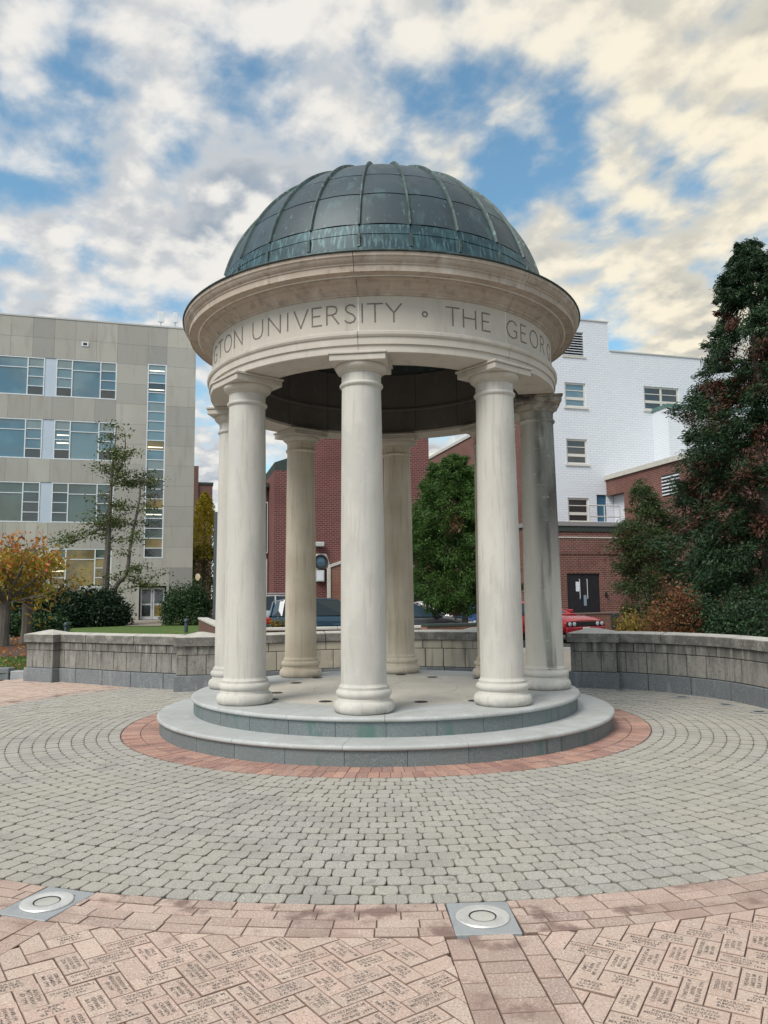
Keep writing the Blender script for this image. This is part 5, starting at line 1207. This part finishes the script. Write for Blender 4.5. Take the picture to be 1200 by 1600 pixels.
# ================================================================== PARKED CARS
M_tyre = mat('tyre', (.015, .015, .015), .85); M_rim = mat('alloy_rim', (.45, .46, .47), .3, metallic=.8); M_cgl = mat('car_glass', (.01, .022, .028), .06, spec=.5, coat=.25)
M_blk = mat('black_plastic', (.015, .015, .016), .6); M_tail = mat('tail_lamp', (.35, .015, .02), .15, coat=1.); M_head = mat('head_lamp', (.6, .62, .63), .1, coat=1.); M_chrome = mat('chrome', (.7, .7, .7), .15, metallic=1)
def paint(n, c): return mat(n, c, .35, metallic=.25, coat=1., coatr=.04)
def car(name, loc, rz, label, pm, kind='suv', extras=()):
    r = empty(name, loc, rz, label, 'car', 'parked cars behind the plaza')
    T = dict(suv=dict(L=4.6, W=.92, st=[(-2.30, .62, .48, .86), (-2.2, .98, .36, .90), (-1.6, 1.02, .25, .92), (-.6, 1.01, .24, .92), (.6, 1.0, .24, .92), (1.05, .99, .25, .92), (1.7, .93, .27, .90), (2.1, .83, .32, .85), (2.30, .62, .42, .74)], g=(-2.16, 1.05, -1.75, .25, 1.62), wh=.35),
             sedan=dict(L=4.6, W=.9, st=[(-2.30, .66, .48, .80), (-2.2, .92, .34, .86), (-1.5, .95, .22, .9), (-.5, .93, .2, .9), (.6, .92, .2, .9), (1.1, .90, .22, .9), (1.7, .82, .25, .88), (2.15, .72, .3, .82), (2.32, .55, .4, .7)], g=(-1.75, 1.1, -.95, .15, 1.42), wh=.32),
             coupe=dict(L=4.9, W=.95, st=[(-2.45, .72, .48, .88), (-2.3, .98, .34, .92), (-1.5, 1.0, .22, .95), (-.5, .95, .2, .94), (.6, .94, .2, .94), (1.1, .95, .22, .95), (1.8, .90, .25, .95), (2.3, .82, .3, .93), (2.42, .74, .34, .90)], g=(-1.6, .85, -.85, .0, 1.40), wh=.35))[kind]
    b = MB(); vs = []; W_ = T['W']
    for x, t, bt, wf in T['st']:
        k = wf; half = [(k*.80, bt), (k*.97, bt+.10), (k*1.0, bt+(t-bt)*.45), (k*.985, bt+(t-bt)*.72), (k*.93, t-.06), (k*.80, t-.01), (k*.4, t+.015)]
        ring = [(x, y, z) for y, z in half]+[(x, -y, z) for y, z in half[::-1]]; vs += ring
    m_ = 14; ns = len(T['st']); fs = [(i*m_+j, i*m_+(j+1) % m_, (i+1)*m_+(j+1) % m_, (i+1)*m_+j) for i in range(ns-1) for j in range(m_)]+[tuple(range(m_)), tuple((ns-1)*m_+j for j in range(m_))]
    b.add(vs, fs); body = b.build('body', pm, r, smooth=38)
    gx0, gx1, rx0, rx1, H_ = T['g']; zb = T['st'][3][1]-.03; k0, k1 = W_*.90, W_*.66
    b = MB(); xs = [gx0, rx0, (rx0+rx1)/2, rx1, gx1]
    base = [(gx0, k0*.92), (rx0-.1*(kind != 'suv'), k0), ((rx0+rx1)/2, k0), (rx1+.25, k0), (gx1, k0*.9)]; roof = [(gx0*.35+rx0*.65-.15*(kind == 'suv'), k1*.9), (rx0+.1, k1), ((rx0+rx1)/2, k1*1.02), (rx1-.05, k1), (rx1+.05, k1*.94)]
    zr_ = [H_-.10, H_-.03, H_, H_-.03, H_-.09]; vs = []
    for (xb, yb), (xr, yr), z in zip(base, roof, zr_): vs += [(xb, yb, zb), (xr, yr, z-.03), (xr, -yr, z-.03), (xb, -yb, zb)]
    fs = [(i*4+j, i*4+j+1, (i+1)*4+j+1, (i+1)*4+j) for i in range(4) for j in range(3)]+[(0, 1, 2, 3), (16, 17, 18, 19)]
    b.add(vs, fs); b.build('glass_house', M_cgl, r)
    b = MB(); vs = []
    for (xr, yr), z in zip(roof, zr_): vs += [(xr, yr+.03, z-.05), (xr, yr-.06, z), (xr, -yr+.06, z), (xr, -yr-.03, z-.05), (xr, 0, z-.06)]
    fs = [(i*5+j, i*5+(j+1) % 5, (i+1)*5+(j+1) % 5, (i+1)*5+j) for i in range(4) for j in range(5)]+[tuple(range(5)), tuple(20+j for j in range(5))]
    b.add(vs, fs); b.build('roof', pm, r, smooth=40)
    b = MB()
    for s_ in (-1, 1):
        for i in (0, 1, 2, 4):
            (xb, yb), (xr, yr) = base[i], roof[i]; b.tube([(xb, s_*yb*1.005, zb), (xr, s_*(yr+.02), zr_[i]-.05)], .055 if i in (0,) else .04, 6)
    b.build('pillars', pm if kind != 'sedan' else M_blk, r)['kind'] = 'stuff'
    if kind == 'suv':
        for s_ in (-1, 1): MB().add([(gx0+.02, s_*k0*.93, zb), (gx0+.95, s_*k0*1.01, zb), (rx0+.55, s_*(k1+.035), H_-.08), (rx0-.2, s_*(k1*.93+.02), H_-.13), (gx0+.02, s_*k0*.90, zb-.05), (gx0+.95, s_*k0*.96, zb-.05), (rx0+.55, s_*(k1-.03), H_-.10), (rx0-.2, s_*(k1*.9-.04), H_-.15)], [(0, 1, 2, 3), (7, 6, 5, 4), (0, 4, 5, 1), (1, 5, 6, 2), (2, 6, 7, 3), (3, 7, 4, 0)]).build('quarter_panel', pm, r)
    tme = None
    for wx in (-T['L']*.31, T['L']*.31):
        for s_ in (-1, 1):
            b = MB(); b.M = Matrix.Translation((wx, s_*(W_-.10), T['wh']-.02)) @ Matrix.Rotation(PI/2, 4, 'X'); b.lathe([(.20, -.11), (T['wh']-.03, -.11), (T['wh'], -.07), (T['wh'], .07), (T['wh']-.03, .11), (.20, .11)], 24, closed=True); wl_ = b.build('wheel', M_tyre, r, smooth=35)
            b = MB(); b.M = Matrix.Translation((wx, s_*(W_-.10), T['wh']-.02)) @ Matrix.Rotation(PI/2, 4, 'X'); b.lathe([(0, -.09), (.20, -.10), (.20, .10), (0, .09)], 20); b.build('rim', M_rim, wl_)
            b = MB(); pts = [(wx+(T['wh']+.05)*math.cos(t), s_*(W_*.985), T['wh']-.02+(T['wh']+.05)*math.sin(t)) for t in np.linspace(-.1, PI+.1, 14)]; b.tube(pts, .035, 5); b.build('wheel_arch', M_blk, r)
    f = T['st'][-1]; k = T['st'][0]
    for s_ in (-1, 1):
        MB().cbox(k[0]-.03, k[0]+.18, s_*.80-.12, s_*.80+.07, .72, .92, .02).build('tail_light', M_tail, r)
        if kind != 'coupe': MB().cbox(f[0]-.30, f[0]-.04, s_*.66-.14, s_*.66+.12, .58, .70, .02).build('headlight', M_head, r)
        MB().cbox(gx1-.35, gx1-.18, s_*(W_+.02)-.1, s_*(W_+.02)+.1, zb+.04, zb+.18, .03).build('mirror', pm, r)
    if 'rails' in extras:
        for s_ in (-1, 1): MB().tube([(rx0-.1, s_*k1*.9, H_-.04), (rx0+.05, s_*k1*.9, H_+.05), (rx1-.1, s_*k1*.9, H_+.05), (rx1+.05, s_*k1*.9, H_-.04)], .025, 6).build('roof_rail', M_chrome, r)
    if kind == 'coupe':
        x = f[0]; MB().cbox(x-.06, x+.03, -.84, .84, .56, .72, .02).build('grille', M_blk, r)
        for y in (-.72, -.52, .52, .72):
            b = MB(); b.M = Matrix.Translation((x+.032, y, .64)) @ Matrix.Rotation(PI/2, 4, 'Y'); b.lathe([(0, 0), (.07, 0), (.072, .012), (.05, .02), (0, .022)], 18); b.build('headlight', M_head, r, smooth=30)
        MB().cbox(x-.10, x+.05, -.86, .86, .34, .54, .03).build('bumper', pm, r); MB().cbox(x-.12, x+.03, -.82, .82, .16, .335, .02).build('lower_grille', M_blk, r); MB().cbox(x-.02, x+.075, -.88, .88, .13, .158, .008).build('splitter', M_blk, r)
        pl_ = MB().cbox(x+.052, x+.066, -.16, .16, .37, .53, .004).build('number_plate', M_wframe, r)
        b = MB()
        for i in range(6): b.box(x+.067, x+.069, -.12+i*.042, -.12+i*.042+.026, .42, .48)
        b.build('plate_characters', mat('plate_ink', (.03, .06, .20), .6), pl_)
        MB().cbox(1.1, 1.75, -.25, .25, .92, .985, .03).build('hood_scoop', pm, r)
    return r
c0 = at(510, 990, 28); car('parked_car', (at(515, 960, 28).x, 28.2, -.02), math.radians(7), 'dark blue hatchback seen from the side, its tail light by the front left column', paint('blue_paint', (.012, .045, .075)), 'suv')
car('parked_car', (at(455, 960, 33).x, 33.2, .12), math.radians(12), 'silver car with roof rails half hidden behind the dark blue car', paint('silver_paint', (.42, .43, .44)), 'suv', ('rails',))
car('parked_car', (at(648, 960, 28).x, 28.6, -.03), math.radians(-8), 'black saloon parked below the bushy conifer', paint('black_paint', (.008, .008, .011)), 'sedan')
car('parked_car', (at(690, 960, 31.5).x, 31.8, .0), math.radians(-20), 'white silver car behind the black saloon under the conifer', paint('white_paint', (.68, .70, .71)), 'sedan')
car('parked_car', (at(752, 960, 30.5).x, 30.6, .0), math.radians(-60), 'bright blue car between the bushy conifer and the front right column', paint('bright_blue_paint', (.015, .06, .22)), 'suv')
car('parked_car', (at(846, 960, 28).x, 28.4, -.03), math.radians(-62), 'red coupe with black grille facing the gap in the stone wall', paint('red_paint', (.40, .008, .02)), 'coupe')
